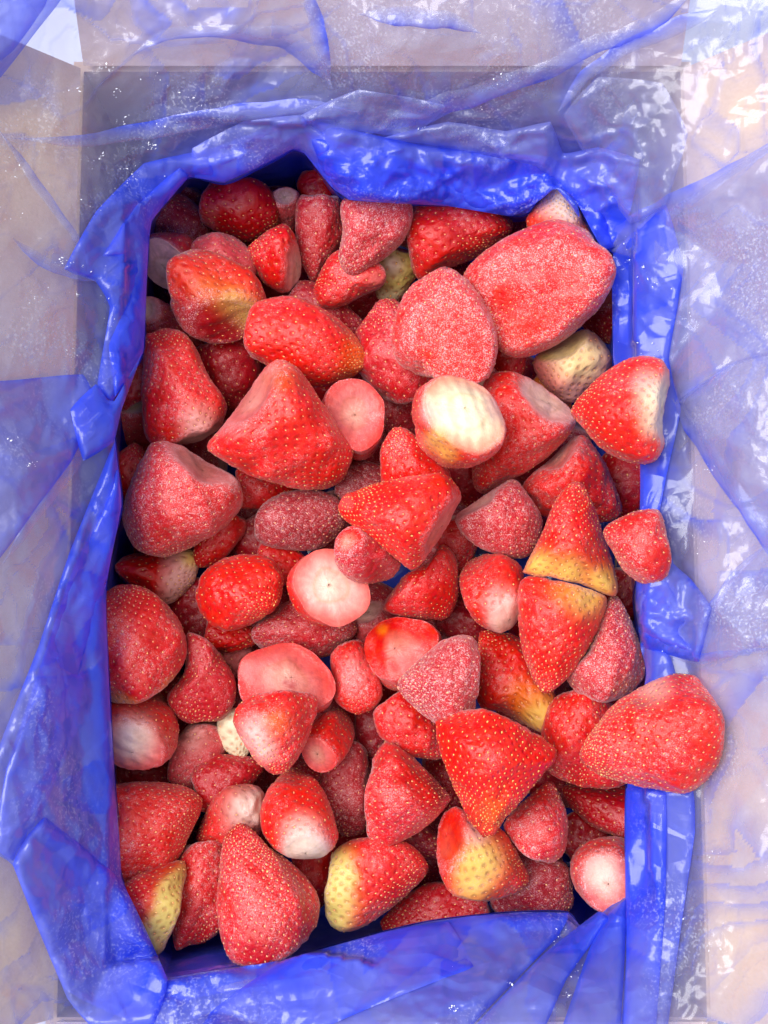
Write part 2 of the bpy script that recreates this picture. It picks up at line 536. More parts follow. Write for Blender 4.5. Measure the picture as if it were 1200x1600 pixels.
SEED_V = np.array([(0.62, 0, 0), (-0.5, 0, 0), (0, 0.34, 0), (0, -0.34, 0), (0.05, 0, 0.26), (0, 0, -0.3)])
SEED_F = np.array([(0, 2, 4), (2, 1, 4), (1, 3, 4), (3, 0, 4), (2, 0, 5), (1, 2, 5), (3, 1, 5), (0, 3, 5)], np.int32)
NBERRY = 0
DEBUG = False


def build_berry(outline, ang, e, o, label, group=None, H=None, zmin=None, sink=0.0028, zfix=None, zr=(-1, 0.1)):
    global NBERRY
    NBERRY += 1
    rng = np.random.default_rng(1000 + NBERRY * 7)
    ctr, V, col, flm, n, lu, lv, v, f3, W, rim = berry_shape(outline, ang, e, o, rng)
    d = ray(*ctr)
    ez = -d / np.linalg.norm(d)
    ex = np.cross(UP, ez); ex /= np.linalg.norm(ex)
    ey = np.cross(ez, ex)
    B = np.stack([ex, ey, ez])
    z = 0.05 if zmin is None else zmin
    Hm = HM if H is None else H
    for it in range(5):
        c = at(ctr[0], ctr[1], z)
        s = np.linalg.norm(c - CAM) / FPX * (FPX / np.linalg.norm(d)) * 1.0
        s = np.linalg.norm(c - CAM) / np.linalg.norm(d)
        Wv = (V * s) @ B
        if zfix is not None:
            z = zfix
            continue
        i, j = cells(Wv + c)
        gap = Hm[i, j] - (Wv[:, 2] + c[2])
        low = Wv[:, 2] < 0.0
        # contact pushes the berry up until only a little of it sinks in
        need = np.sort(gap[low])[int(0.95 * low.sum())] - sink
        z = z + need
        z = min(max(z, zr[0]), zr[1])
    c = at(ctr[0], ctr[1], z)
    Wv = (V * s) @ B
    hm_add(Hm, Wv + c)
    if DEBUG: print('ZZ', round(z, 4), [int(q) for q in ctr], label)
    ob = mesh_obj('strawberry', Wv, BFACES, M_BERRY)
    ob.location = c
    me = ob.data
    ca = me.color_attributes.new('col', 'FLOAT_COLOR', 'POINT')
    ca.data.foreach_set('color', np.c_[col, flm].astype(np.float32).ravel())
    fa = me.attributes.new('frost', 'FLOAT', 'POINT')
    frost = o.get('f', 0.5)
    fa.data.foreach_set('value', np.clip(frost + rim, 0, 1).astype(np.float32))
    uvl = me.uv_layers.new(name='seed_lattice')
    # lattice coordinates per loop, unwrapped at the seam
    li = BFACES
    U = lu.ravel()[li].copy()
    seam = (li % NT_ == 0) & ((li % NT_).max(1) == NT_ - 1)[:, None]
    U[seam] += n
    Vv = lv.ravel()[li]
    uvl.data.foreach_set('uv', np.stack([U + Vv, U - Vv], -1).astype(np.float32).ravel())
    ob.color = (1, 1, 1, frost)
    tag(ob, label, 'strawberry', group or 'frozen strawberries piled in the carton')
    # seeds: one joined child, they are too small to pick apart
    k = np.arange(-2 * n - 80, 2 * n + 80)
    Aa, Bb = np.meshgrid(k, k)
    uu, vv = (Aa + Bb) / 2, (Aa - Bb) / 2
    ok = (uu >= 0) & (uu < n) & (vv > v[3]) & (vv < v[-4])
    uu, vv = uu[ok], vv[ok]
    th = uu / n * 2 * np.pi
    for _ in range(6):
        th = (uu - 0.3 * np.sin(2 * th + f3)) / n * 2 * np.pi
    th = np.mod(th + rng.normal(0, 0.02, len(th)), 2 * np.pi)
    fi = np.interp(vv + rng.normal(0, 0.05, len(vv)), v, np.arange(NS_))
    fj = th / (2 * np.pi) * NT_
    i0 = np.clip(fi.astype(int), 0, NS_ - 2); j0 = fj.astype(int) % NT_
    di, dj = (fi - i0)[:, None], (fj - np.floor(fj))[:, None]
    G = Wv.reshape(NS_, NT_, 3)
    g00, g10, g01, g11 = G[i0, j0], G[i0 + 1, j0], G[i0, (j0 + 1) % NT_], G[i0 + 1, (j0 + 1) % NT_]
    P = g00 * (1 - di) * (1 - dj) + g10 * di * (1 - dj) + g01 * (1 - di) * dj + g11 * di * dj
    jm, jp, im, ip = (j0 - 2) % NT_, (j0 + 3) % NT_, np.maximum(i0 - 1, 0), np.minimum(i0 + 2, NS_ - 1)
    tv = G[im, j0] - G[ip, j0]
    tu = G[i0, jp] - G[i0, jm]
    nr = np.cross(tu, tv)
    nl = np.linalg.norm(nr, axis=1)
    Fm = flm.reshape(NS_, NT_)
    keep = (nl > 1e-12) & (Fm[i0, j0] + Fm[i0 + 1, j0] + Fm[i0, (j0 + 1) % NT_] + Fm[i0 + 1, (j0 + 1) % NT_] < (0.1 if not o.get('core', 1) == 0 else 2.5))
    if o.get('core', 1) == 0: keep &= (rng.random(len(keep)) < 0.8)
    rl_ = np.linalg.norm(G[i0, j0] - G[i0, (j0 + NT_ // 2) % NT_], axis=1) / max(np.linalg.norm(G[:, 0] - G[:, NT_ // 2], axis=1).max(), 1e-9)
    keep &= rng.random(len(keep)) < np.clip(rl_ / 0.5, 0.12, 0.97)
    P, tv, nr, nl = P[keep], tv[keep], nr[keep], nl[keep]
    if len(P) == 0: return ob
    nr = nr / nl[:, None]
    # face outward
    sgn = np.sign((nr * (P - Wv.mean(0))).sum(1) + 1e-9)
    nr *= sgn[:, None]
    tv = tv / (np.linalg.norm(tv, axis=1)[:, None] + 1e-12)
    bt = np.cross(nr, tv)
    sz = rng.uniform(0.0009, 0.0015, len(P))[:, None, None] * o.get('ss', 1.0)
    sv = P[:, None] + sz * (SEED_V[None, :, :1] * tv[:, None] + SEED_V[None, :, 1:2] * bt[:, None] + (SEED_V[None, :, 2:] - 0.10) * nr[:, None])
    sf = (SEED_F[None] + 6 * np.arange(len(P))[:, None, None]).reshape(-1, 3)
    so = mesh_obj('seeds', sv.reshape(-1, 3), sf, M_SEED, ob)
    so['kind'] = 'stuff'
    so.color = (1, 1, 1, frost)
    return ob

# ------------------------------------------------------------------ strawberries
# (settling order, outline in photo pixels or (cx, cy, length, width), direction of the tip, lift of the tip, look, label)
T = []


def S(layer, outline, ang, e, label, **o):
    T.append((layer, outline, ang, e, o, label))


# ---- back left
S(1, [(309, 325), (326, 291), (360, 278), (405, 282), (429, 306), (437, 336), (424, 359), (390, 376), (360, 370), (330, 359), (313, 344)], 15, 5,
  'rounded dark red strawberry with a pale seam round its blunt end, under the liner arch', c='m', f=0.25, tp=(0.10, 'y', 0.5), p=[(333, 330, 12, 'q', 0.5), (328, 350, 10, 'q', 0.4)])
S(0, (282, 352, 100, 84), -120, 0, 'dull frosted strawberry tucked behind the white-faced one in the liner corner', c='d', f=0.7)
S(1, [(232, 372), (262, 364), (298, 368), (318, 390), (312, 425), (290, 455), (262, 452), (236, 436), (222, 405)], -40, -55,
  'strawberry with a broad whitish cut face against the corner of the liner', c='m', f=0.4, cut='x', plain=1, cp=0.55, hollow=-0.06)
S(1, [(300, 390), (318, 370), (350, 366), (380, 380), (398, 405), (396, 430), (360, 440), (318, 425)], -60, -40,
  'pale pink cut strawberry peeking out above the yellow-streaked one', c='p', f=0.5, cut='x')
S(3, [(261, 437), (266, 411), (292, 394), (330, 394), (371, 411), (397, 426), (418, 464), (405, 490), (382, 527), (337, 537), (296, 524), (274, 497)], 30, 8,
  'two-toned strawberry with a yellow streak along its ridge', c='o', f=0.45, p=[(360, 474, 24, 'y', 0.7), (385, 488, 22, 'y', 0.85), (402, 494, 10, 'g', 0.7), (325, 458, 24, 'a', 0.6), (330, 512, 46, 'd', 0.75), (292, 490, 30, 'd', 0.6)], sl=(0.62, 10, -38), sc='d', core=0)
S(1, [(386, 392), (412, 366), (442, 351), (457, 362), (471, 404), (467, 437), (446, 456), (416, 445), (394, 415)], 200, -5,
  'small pitted cone strawberry between the seamed one and the dull upright one', c='r', f=0.3, ct=20)
S(1, [(461, 332), (469, 310), (502, 306), (532, 314), (540, 362), (515, 407), (495, 441), (480, 430), (465, 392)], 95, 0,
  'dull upright strawberry with its tip down, left of the heavily frosted one', c='m', f=0.6)
S(0, (497, 298, 70, 55), 80, 10, 'little strawberry showing only its top beneath the liner arch', c='r', f=0.3)
S(0, (446, 332, 60, 50), 90, -50, 'pale cut end deep in the gap behind the small pitted cone', c='p', f=0.5, cut='x')
S(3, [(533, 318), (555, 297), (600, 293), (635, 307), (645, 335), (635, 370), (612, 395), (590, 410), (560, 432), (540, 425), (528, 400), (535, 360)], 115, 5,
  'heavily frosted strawberry leaning at the back wall of the liner', c='m', f=0.85)
S(2, [(490, 455), (500, 425), (522, 395), (560, 390), (590, 405), (602, 425), (598, 447), (570, 460), (530, 480), (500, 480)], 165, 0,
  'red strawberry with pink underside below the heavily frosted one', c='r', f=0.5, p=[(588, 440, 18, 'q', 0.8)])
S(1, (619, 430, 90, 74), 100, -5, 'unripe yellow-white strawberry half hidden behind the pale flat one', c='g', f=0.2, tp=(0.4, 'w', 0.6), p=[(612, 415, 18, 'w', 0.9)])
S(2, [(637, 374), (644, 332), (665, 307), (710, 300), (756, 312), (793, 337), (802, 360), (779, 378), (747, 401), (687, 422), (651, 433)], 5, 3,
  'plump red strawberry with a long crease lying against the back liner wall', c='r', f=0.4, p=[(720, 372, 30, 'd', 0.5)])
S(2, [(823, 349), (843, 314), (873, 293), (894, 310), (917, 355), (944, 392), (917, 420), (862, 410)], -100, 12,
  'strawberry with a hard white tip poking up behind the big heart-shaped one', c='o', f=0.3, z=0.062, p=[(876, 312, 30, 'w', 1.0), (892, 335, 22, 'w', 0.9), (850, 325, 14, 'x', 0.5)])
S(3, [(724, 424), (756, 392), (807, 365), (866, 346), (907, 360), (940, 392), (958, 424), (944, 470), (912, 507), (871, 539), (820, 557), (779, 548), (752, 507), (729, 465)], 160, 4,
  'very large flattened heart-shaped strawberry with a crease down its middle', c='k', f=0.62, sl=(0.60, -6, -10), sc='k', core=0, tip=0.5, p=[(830, 415, 22, 'r', 0.7), (805, 430, 20, 'r', 0.7), (870, 395, 20, 'r', 0.55), (820, 530, 50, 'o', 0.5)], sp=22)
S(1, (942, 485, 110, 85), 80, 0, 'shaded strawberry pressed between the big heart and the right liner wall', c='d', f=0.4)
S(4, [(612, 543), (616, 497), (637, 452), (669, 429), (697, 419), (729, 438), (756, 475), (775, 520), (777, 562), (756, 596), (724, 598), (674, 591), (628, 573)], -95, 4,
  'large pale frosted strawberry with a flat face and rounded tip pointing to the back', c='k', f=0.78, sl=(0.55, 0, -6), sc='k', core=0, tip=0.5, p=[(700, 560, 40, 'o', 0.45)], sp=22)
S(3, [(383, 520), (394, 483), (416, 468), (458, 464), (506, 483), (548, 513), (572, 543), (574, 561), (555, 588), (491, 604), (443, 588), (413, 570), (386, 550)], 14, 5,
  'bright red cone strawberry thick with golden seeds, tip to the right', c='b', f=0.38, tp=(0.3, 'a', 0.6))
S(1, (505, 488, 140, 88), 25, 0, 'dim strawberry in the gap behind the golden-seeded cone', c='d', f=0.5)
S(2, [(553, 525), (575, 490), (600, 467), (625, 470), (650, 500), (690, 560), (692, 600), (660, 628), (620, 632), (585, 610), (560, 580)], -110, 0,
  'deep red strawberry partly under the pale flat-faced one', c='m', f=0.5)
S(3, [(227, 535), (236, 520), (262, 514), (289, 520), (307, 543), (326, 588), (354, 629), (345, 666), (315, 689), (262, 698), (231, 689), (223, 644)], -108, -12,
  'tall blunt strawberry with a whitish lower shoulder beside the left liner fold', c='b', f=0.5, p=[(312, 662, 30, 'x', 0.8), (262, 600, 30, 'k', 0.4)], tip=0.5)
S(1, [(215, 480), (235, 465), (270, 480), (310, 520), (318, 548), (280, 555), (235, 530), (205, 510)], 40, -35, 'pale pink strawberry wedged behind the tall blunt one at the liner', c='p', f=0.5, cut='x', ct=30)
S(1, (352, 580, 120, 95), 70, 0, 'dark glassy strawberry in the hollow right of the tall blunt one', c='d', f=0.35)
S(1, (205, 588, 110, 92), -120, 0, 'seedy strawberry sticking out from under the pointed left liner fold', c='m', f=0.4)
S(0, (206, 668, 100, 84), 90, -50, 'greyish white cut end deep against the left liner', c='p', f=0.4, cut='w', plain=1)
S(4, [(325, 700), (350, 665), (385, 615), (415, 575), (440, 563), (468, 578), (490, 610), (515, 645), (540, 680), (553, 705), (540, 745), (510, 765), (460, 765), (410, 750), (360, 728)], 42, -14,
  'big bright strawberry with a frosted slanted cut along its left edge', c='b', f=0.42, cut='q', p=[(360, 660, 26, 'q', 0.65), (395, 610, 26, 'q', 0.65), (440, 590, 24, 'a', 0.35)], tip=0.5, ct=10)
S(3, [(503, 635), (515, 608), (540, 594), (570, 597), (595, 622), (602, 655), (595, 690), (575, 718), (555, 722), (530, 700), (510, 670)], 100, -72,
  'round pink cut slice with tiny dark core marks, right of the biggest bright berry', c='r', f=0.4, cut='q', cp=0.45)
S(2, (408, 762, 95, 62), 10, 0, 'small red strawberry squeezed under the biggest bright berry', c='r', f=0.4)
S(4, [(192, 804), (204, 758), (225, 712), (246, 690), (283, 696), (325, 721), (367, 746), (379, 775), (371, 804), (338, 833), (304, 854), (267, 869), (229, 867), (205, 846)], 118, -14,
  'frost-dusted strawberry with a pale slanted top cut, next to the left liner roll', c='r', f=0.68, cut='q', ct=12, p=[(300, 712, 40, 'q', 0.5), (350, 745, 26, 'q', 0.5)], tip=0.5)
S(2, (207, 738, 90, 70), -90, 0, 'soft red strawberry hidden behind the frost-dusted one at the liner', c='k', f=0.4)
S(2, [(398, 830), (405, 795), (440, 770), (490, 765), (530, 780), (540, 815), (520, 845), (490, 860), (440, 858), (410, 850)], 5, 0,
  'dull maroon strawberry coated in fine frost, in the hollow below the biggest bright berry', c='d', f=0.78)
S(2, (342, 838, 105, 72), 120, 0, 'glossy red strawberry below the frost-dusted one with the slanted cut', c='r', f=0.35)
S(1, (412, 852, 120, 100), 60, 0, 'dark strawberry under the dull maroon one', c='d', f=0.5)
S(2, [(180, 885), (200, 868), (250, 858), (300, 858), (313, 875), (305, 905), (285, 930), (260, 945), (225, 932), (195, 910)], 5, 0,
  'strawberry with an orange and white tip below the frost-dusted one', c='r', f=0.35, tp=(0.55, 'x', 0.9), p=[(298, 872, 16, 'y', 0.9)])
S(1, (440, 878, 90, 70), 20, 0, 'red strawberry seen between the dull maroon one and the white cut disc', c='r', f=0.4)
S(4, [(306, 933), (317, 896), (346, 873), (383, 865), (421, 871), (442, 896), (438, 937), (417, 962), (375, 983), (342, 983), (317, 962)], 20, 35,
  'bright lumpy strawberry with deep seed pits, left of the white cut disc', c='b', f=0.3, wob=1.6, ss=0.9)
S(2, (362, 990, 90, 60), 10, 0, 'dark red strawberry just under the bright lumpy one', c='r', f=0.3)
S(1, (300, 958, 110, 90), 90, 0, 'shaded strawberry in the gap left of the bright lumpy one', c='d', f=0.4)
S(4, [(449, 917), (458, 887), (492, 862), (525, 860), (560, 880), (577, 925), (571, 954), (538, 975), (500, 979), (467, 958)], 140, -78,
  'white and pink cut disc with a clear ring and brown centre dot', c='k', f=0.2, cut='x', cp=0.42, hollow=0.0)
S(2, [(392, 992), (408, 967), (450, 938), (496, 935), (550, 965), (556, 992), (538, 1008), (513, 1025), (475, 1028), (420, 1018)], 0, 0,
  'dusky pink strawberry dotted with pale seeds beneath the white cut disc', c='m', f=0.65)
S(4, [(145, 935), (170, 922), (192, 914), (225, 917), (258, 942), (283, 979), (292, 1017), (279, 1050), (250, 1079), (217, 1096), (175, 1094), (140, 1060), (130, 1000)], -100, 5,
  'large round strawberry covered in seeds, half under the left liner fold', c='r', f=0.5, sh=(0.86, 'y', 0.6), tip=0.5)
S(3, [(262, 1087), (288, 1050), (292, 992), (317, 996), (346, 1025), (367, 1062), (365, 1100), (346, 1125), (304, 1129), (275, 1117)], 100, 0,
  'dark ripe strawberry right of the large round seedy one', c='m', f=0.45)
S(3, [(150, 1140), (165, 1095), (195, 1080), (245, 1078), (270, 1110), (278, 1145), (268, 1180), (240, 1198), (200, 1198), (170, 1180)], -70, -58,
  'strawberry showing a pink and white cut end below the large round seedy one', c='r', f=0.35, cut='q', cp=0.85, hollow=-0.12, p=[(208, 1150, 34, 'w', 0.85)])
S(2, [(262, 1215), (268, 1180), (285, 1140), (320, 1125), (352, 1138), (358, 1165), (345, 1195), (315, 1225), (290, 1233)], 110, -5,
  'faded pink strawberry beneath the dark ripe one', c='p', f=0.6, p=[(300, 1150, 26, 'x', 0.5)])
S(1, (368, 1022, 80, 64), 60, -20, 'pale pink strawberry deep beside the dark ripe one', c='q', f=0.5)
# ---- middle
S(3, [(373, 1067), (379, 1029), (417, 1012), (454, 1005), (488, 1021), (517, 1054), (521, 1088), (500, 1112), (442, 1121), (392, 1108)], 90, -75,
  'wide pink cut slice with a small torn hollow, behind the white-patched heart', c='k', f=0.4, cut='q', cp=0.42, hollow=-0.02, p=[(456, 1070, 9, 'd', 0.9), (446, 1066, 5, 'd', 0.8)])
S(3, [(515, 1025), (538, 1004), (567, 1002), (585, 1037), (598, 1083), (583, 1108), (554, 1114), (525, 1098), (519, 1058)], 85, 20,
  'smooth pink oval strawberry between two cut slices', c='k', f=0.5, p=[(552, 1050, 26, 'q', 0.7)], ss=0.6)
S(4, [(365, 1129), (375, 1100), (408, 1083), (458, 1080), (488, 1085), (498, 1100), (490, 1133), (471, 1175), (450, 1204), (429, 1208), (400, 1188), (383, 1163)], 100, 8,
  'small heart-shaped strawberry with a frosty white patch on its left side', c='b', f=0.5, p=[(398, 1145, 26, 'x', 0.9), (415, 1172, 18, 'x', 0.8), (432, 1130, 20, 'a', 0.5)])
S(3, [(471, 1171), (483, 1138), (508, 1113), (533, 1106), (550, 1125), (555, 1150), (538, 1183), (513, 1204), (488, 1200)], -50, -50,
  'small strawberry with a pink cut face right of the white-patched heart', c='b', f=0.4, cut='q', cp=0.75, hollow=-0.05)
S(2, (372, 1148, 80, 60), 90, 0, 'pale yellowish strawberry behind the white-patched heart', c='c', f=0.3)
S(3, [(570, 1010), (580, 985), (605, 968), (640, 966), (675, 978), (690, 1000), (685, 1035), (665, 1065), (640, 1082), (605, 1075), (580, 1045)], 60, -65,
  'smooth red cut slice with a light streak behind the frosty grey cone', c='b', f=0.4, cut='k', cp=0.45, hollow=-0.04, p=[(640, 1025, 30, 'q', 0.7), (598, 985, 8, 'a', 0.9)])
S(5, [(621, 1069), (655, 1030), (692, 1001), (733, 993), (749, 1017), (748, 1062), (742, 1108), (719, 1145), (682, 1131), (646, 1104)], 172, 6,
  'frosty greyish pink cone strawberry with its tip to the left', c='m', f=0.95, tip=0.8)
S(3, (640, 1125, 120, 98), 50, 0, 'red strawberry underneath the frosty greyish cone', c='r', f=0.5)
S(3, [(747, 998), (783, 985), (815, 998), (847, 1053), (873, 1090), (875, 1127), (866, 1152), (829, 1136), (783, 1113), (747, 1099)], -125, 5,
  'orange red strawberry with a yellow lower end and golden seeds', c='b', f=0.4, p=[(842, 1115, 32, 'y', 0.95), (815, 1085, 26, 'a', 0.7)])
S(5, [(809, 934), (815, 907), (838, 900), (893, 914), (944, 930), (939, 971), (916, 1017), (884, 1062), (857, 1083), (834, 1062), (815, 1012)], 105, 2,
  'lower one of two base-to-base strawberries, tip pointing to the front', c='k', f=0.42, p=[(915, 932, 30, 'y', 0.8), (880, 925, 24, 'a', 0.6)], tip=0.7)
S(6, [(820, 888), (847, 833), (870, 778), (898, 751), (921, 774), (939, 824), (957, 879), (962, 930), (921, 918), (875, 904), (822, 897)], -78, 4,
  'upper one of two base-to-base strawberries, slim tip pointing to the back', c='k', f=0.42, p=[(845, 885, 24, 'y', 0.9), (890, 895, 26, 'y', 0.8), (940, 908, 24, 'y', 0.9)], tip=0.8, zmax=0.095)
S(4, [(884, 1058), (921, 1007), (944, 943), (967, 934), (990, 980), (1008, 1030), (1006, 1058), (980, 1085), (944, 1099), (912, 1090)], -85, 0,
  'dark crystalline frosted strawberry right of the base-to-base pair', c='m', f=0.85, p=[(985, 1075, 22, 'a', 0.4)])
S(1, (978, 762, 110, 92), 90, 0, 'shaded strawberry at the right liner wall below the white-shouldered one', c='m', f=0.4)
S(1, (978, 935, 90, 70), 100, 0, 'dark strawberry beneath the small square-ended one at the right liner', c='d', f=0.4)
S(3, [(815, 760), (857, 719), (902, 680), (930, 700), (953, 742), (971, 792), (957, 812), (912, 818), (857, 812), (829, 787)], 58, -8,
  'seeded strawberry with a light cut edge behind the slim tip of the pair', c='b', f=0.5, cut='q', ct=14, tip=0.5)
S(3, [(756, 598), (788, 580), (825, 591), (866, 617), (896, 649), (894, 672), (862, 708), (825, 736), (788, 759), (752, 772), (735, 745), (740, 690)], 128, -18,
  'cone strawberry with a long pale cut top, right of the cream-topped berry', c='b', f=0.55, cut='x', ct=14)
S(5, [(645, 630), (655, 607), (692, 589), (733, 596), (765, 617), (786, 658), (784, 690), (761, 717), (729, 731), (687, 729), (655, 699), (646, 662)], 125, -66,
  'strawberry with a big cream-white unripe top facing up', c='b', f=0.35, cut='c', cp=0.70, hollow=-0.10, p=[(682, 688, 18, 'y', 0.75), (700, 708, 16, 'y', 0.6), (672, 645, 16, 'x', 0.7), (770, 640, 20, 'x', 0.6), (726, 650, 26, 'c', 0.6)])
S(2, [(834, 571), (852, 543), (889, 525), (917, 516), (944, 539), (956, 566), (940, 605), (898, 628), (865, 618)], 60, -30,
  'unripe yellowish strawberry with blush pink side below the big heart', c='q', f=0.25, cut='y', p=[(905, 555, 44, 'c', 0.85), (905, 560, 34, 'y', 0.6), (930, 525, 14, 'm', 0.6), (890, 615, 20, 'x', 0.7)])
S(1, (856, 612, 76, 62), 50, 0, 'small tan seedy strawberry between the long pale cut and the unripe one', c='a', f=0.4)
S(2, (796, 570, 60, 52), 90, 0, 'bit of red strawberry showing between the flat-faced and long-cut ones', c='r', f=0.4)
S(4, [(594, 725), (596, 695), (612, 672), (630, 667), (655, 685), (685, 715), (704, 745), (680, 775), (640, 785), (600, 765)], -115, 5,
  'small bright cone strawberry with its tip up behind the sideways wedge', c='b', f=0.5, tip=0.75)
S(5, [(525, 790), (545, 770), (600, 752), (660, 742), (700, 742), (720, 775), (705, 815), (675, 860), (645, 890), (615, 870), (570, 835), (535, 810)], 200, -6,
  'bright red wedge-shaped strawberry with evenly spaced golden seeds and a pale cut side', c='b', f=0.3, cut='q', ct=8, cs=0, tip=0.75, p=[(690, 835, 16, 'q', 0.6), (540, 785, 14, 'q', 0.5)], sp=21)
S(4, [(712, 806), (737, 787), (770, 765), (802, 749), (825, 774), (847, 810), (843, 842), (820, 872), (783, 868), (742, 852), (719, 829)], 42, -8,
  'dark frosty stub of strawberry with a straight cut, in the centre of the pile', c='m', f=0.8, cut='q', ct=12, tip=0.5)
S(4, [(523, 860), (530, 835), (555, 822), (590, 835), (620, 860), (628, 885), (610, 905), (575, 913), (545, 905), (527, 885)], 40, -45,
  'small round pink strawberry under the tip of the bright wedge', c='m', f=0.6, cut='k')
S(3, [(597, 948), (627, 907), (669, 879), (692, 850), (715, 879), (715, 934), (696, 966), (650, 966), (614, 959)], 60, 5,
  'deeply pitted red strawberry below the bright wedge', c='r', f=0.4, ss=0.8)
S(2, (712, 852, 90, 60), 80, 0, 'narrow red strawberry between the bright wedge and the frosty stub', c='r', f=0.5)
S(4, [(717, 911), (724, 884), (756, 864), (792, 868), (815, 888), (818, 925), (806, 971), (783, 987), (756, 980), (733, 957)], -125, -40,
  'rounded strawberry with a white scar at its lower end, left of the base-to-base pair', c='b', f=0.4, cut='x', hollow=-0.12, p=[(786, 945, 28, 'x', 0.8)])
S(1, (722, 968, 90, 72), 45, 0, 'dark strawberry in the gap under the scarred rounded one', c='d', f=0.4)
S(2, (568, 752, 90, 66), 10, 0, 'dusky frosted strawberry behind the sideways wedge', c='d', f=0.8)
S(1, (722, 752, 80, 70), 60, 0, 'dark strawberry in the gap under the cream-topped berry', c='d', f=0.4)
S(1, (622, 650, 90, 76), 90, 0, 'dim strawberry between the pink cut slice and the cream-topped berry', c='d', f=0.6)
S(1, (590, 985, 80, 66), 60, -40, 'pale cut strawberry deep behind the smooth red slice', c='p', f=0.5, cut='x')
# ---- front
S(3, [(845, 1160), (855, 1110), (890, 1080), (940, 1085), (985, 1140), (990, 1200), (960, 1228), (900, 1226), (855, 1205)], 95, 0,
  'soft pinkish red strawberry underneath the large one on the right liner', c='k', f=0.45)
S(5, [(679, 1137), (696, 1123), (747, 1107), (797, 1126), (847, 1151), (870, 1178), (847, 1210), (815, 1247), (788, 1279), (770, 1304), (742, 1293), (719, 1252), (696, 1201)], 98, 4,
  'large triangular bright strawberry with golden seeds, tip pointing to the front', c='b', f=0.22, tip=0.85, p=[(770, 1270, 26, 'a', 0.4)], sp=20)
S(4, [(683, 1343), (687, 1288), (710, 1263), (742, 1279), (783, 1297), (806, 1325), (825, 1362), (820, 1385), (774, 1403), (733, 1403), (701, 1389)], 20, -22,
  'strawberry with a yellow band and a pink cut face, below the triangular bright one', c='k', f=0.4, cut='k', ct=15, p=[(752, 1345, 34, 'y', 0.95), (738, 1380, 26, 'y', 0.8), (745, 1305, 18, 'x', 0.7), (706, 1315, 26, 'k', 0.8)])
S(4, [(788, 1288), (825, 1247), (857, 1222), (875, 1242), (886, 1279), (884, 1320), (866, 1343), (829, 1339), (802, 1316)], -70, 0,
  'frosted strawberry with large seed pits, right of the yellow-banded one', c='r', f=0.6)
S(2, [(880, 1245), (890, 1228), (950, 1228), (1000, 1232), (1010, 1270), (1000, 1310), (960, 1305), (915, 1285)], 190, 0,
  'deep red strawberry half covered by the upright liner strip', c='m', f=0.4)
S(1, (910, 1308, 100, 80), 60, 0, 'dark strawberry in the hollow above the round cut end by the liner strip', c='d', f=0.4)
S(3, [(892, 1366), (902, 1330), (939, 1311), (976, 1313), (994, 1348), (994, 1389), (967, 1419), (939, 1421), (907, 1398)], -100, -80,
  'strawberry with a round pinkish white cut end beside the upright liner strip', c='r', f=0.5, cut='q', cp=0.9, hollow=-0.06, p=[(942, 1362, 26, 'w', 0.7)])
S(2, [(765, 1395), (790, 1350), (840, 1335), (885, 1350), (895, 1390), (885, 1425), (830, 1435), (780, 1430)], 10, 0,
  'dark frost-speckled strawberry at the front liner, right of the yellow-banded one', c='d', f=0.7)
S(4, [(600, 1160), (627, 1165), (660, 1197), (699, 1238), (702, 1252), (669, 1288), (627, 1313), (600, 1320), (573, 1300), (570, 1250), (580, 1195)], 0, 3,
  'blunt red strawberry with scattered frost, left of the triangular bright one', c='r', f=0.52)
S(2, [(498, 1225), (515, 1180), (550, 1160), (575, 1180), (580, 1250), (570, 1300), (535, 1302), (508, 1270)], 95, 0,
  'flat dark frosted strawberry between the white-scarred and blunt red ones', c='d', f=0.6)
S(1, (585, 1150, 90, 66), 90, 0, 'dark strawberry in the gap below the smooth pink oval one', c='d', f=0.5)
S(4, [(408, 1267), (421, 1229), (450, 1200), (479, 1208), (504, 1233), (521, 1275), (527, 1308), (508, 1333), (475, 1338), (438, 1329), (412, 1300)], -98, -42,
  'strawberry with a rounded white scar facing the front, tip hidden under the heart', c='b', f=0.38, cut='w', hollow=-0.12, p=[(472, 1302, 30, 'w', 0.8)])
S(3, [(308, 1310), (318, 1275), (335, 1245), (365, 1228), (405, 1232), (418, 1270), (405, 1305), (370, 1322), (335, 1322)], 165, -35,
  'pale red and white strawberry left of the one with the rounded scar', c='k', f=0.35, cut='w', hollow=-0.12, p=[(385, 1265, 34, 'w', 0.9)])
S(2, (352, 1222, 110, 76), -20, 0, 'dark red strawberry under the white-patched heart', c='m', f=0.5)
S(4, [(160, 1235), (190, 1224), (233, 1222), (279, 1229), (308, 1244), (316, 1262), (296, 1308), (271, 1350), (225, 1367), (190, 1379), (160, 1350)], -15, 3,
  'smooth rosy strawberry with its tip right, against the front left liner roll', c='k', f=0.5, c2=1)
S(4, [(160, 1405), (190, 1383), (229, 1362), (267, 1352), (288, 1353), (291, 1375), (283, 1417), (271, 1454), (250, 1487), (233, 1482), (195, 1450)], 200, 0,
  'strawberry with a yellow-green pitted end at the front left corner of the liner', c='r', f=0.4, sh=(0.66, 'g', 0.95), p=[(275, 1395, 26, 'g', 0.9), (255, 1440, 24, 'g', 0.85)])
S(3, [(275, 1350), (296, 1321), (329, 1317), (360, 1333), (365, 1425), (340, 1458), (296, 1473), (271, 1469)], 90, 0,
  'upright frosted strawberry between the yellow-green ended one and the largest front berry', c='r', f=0.6)
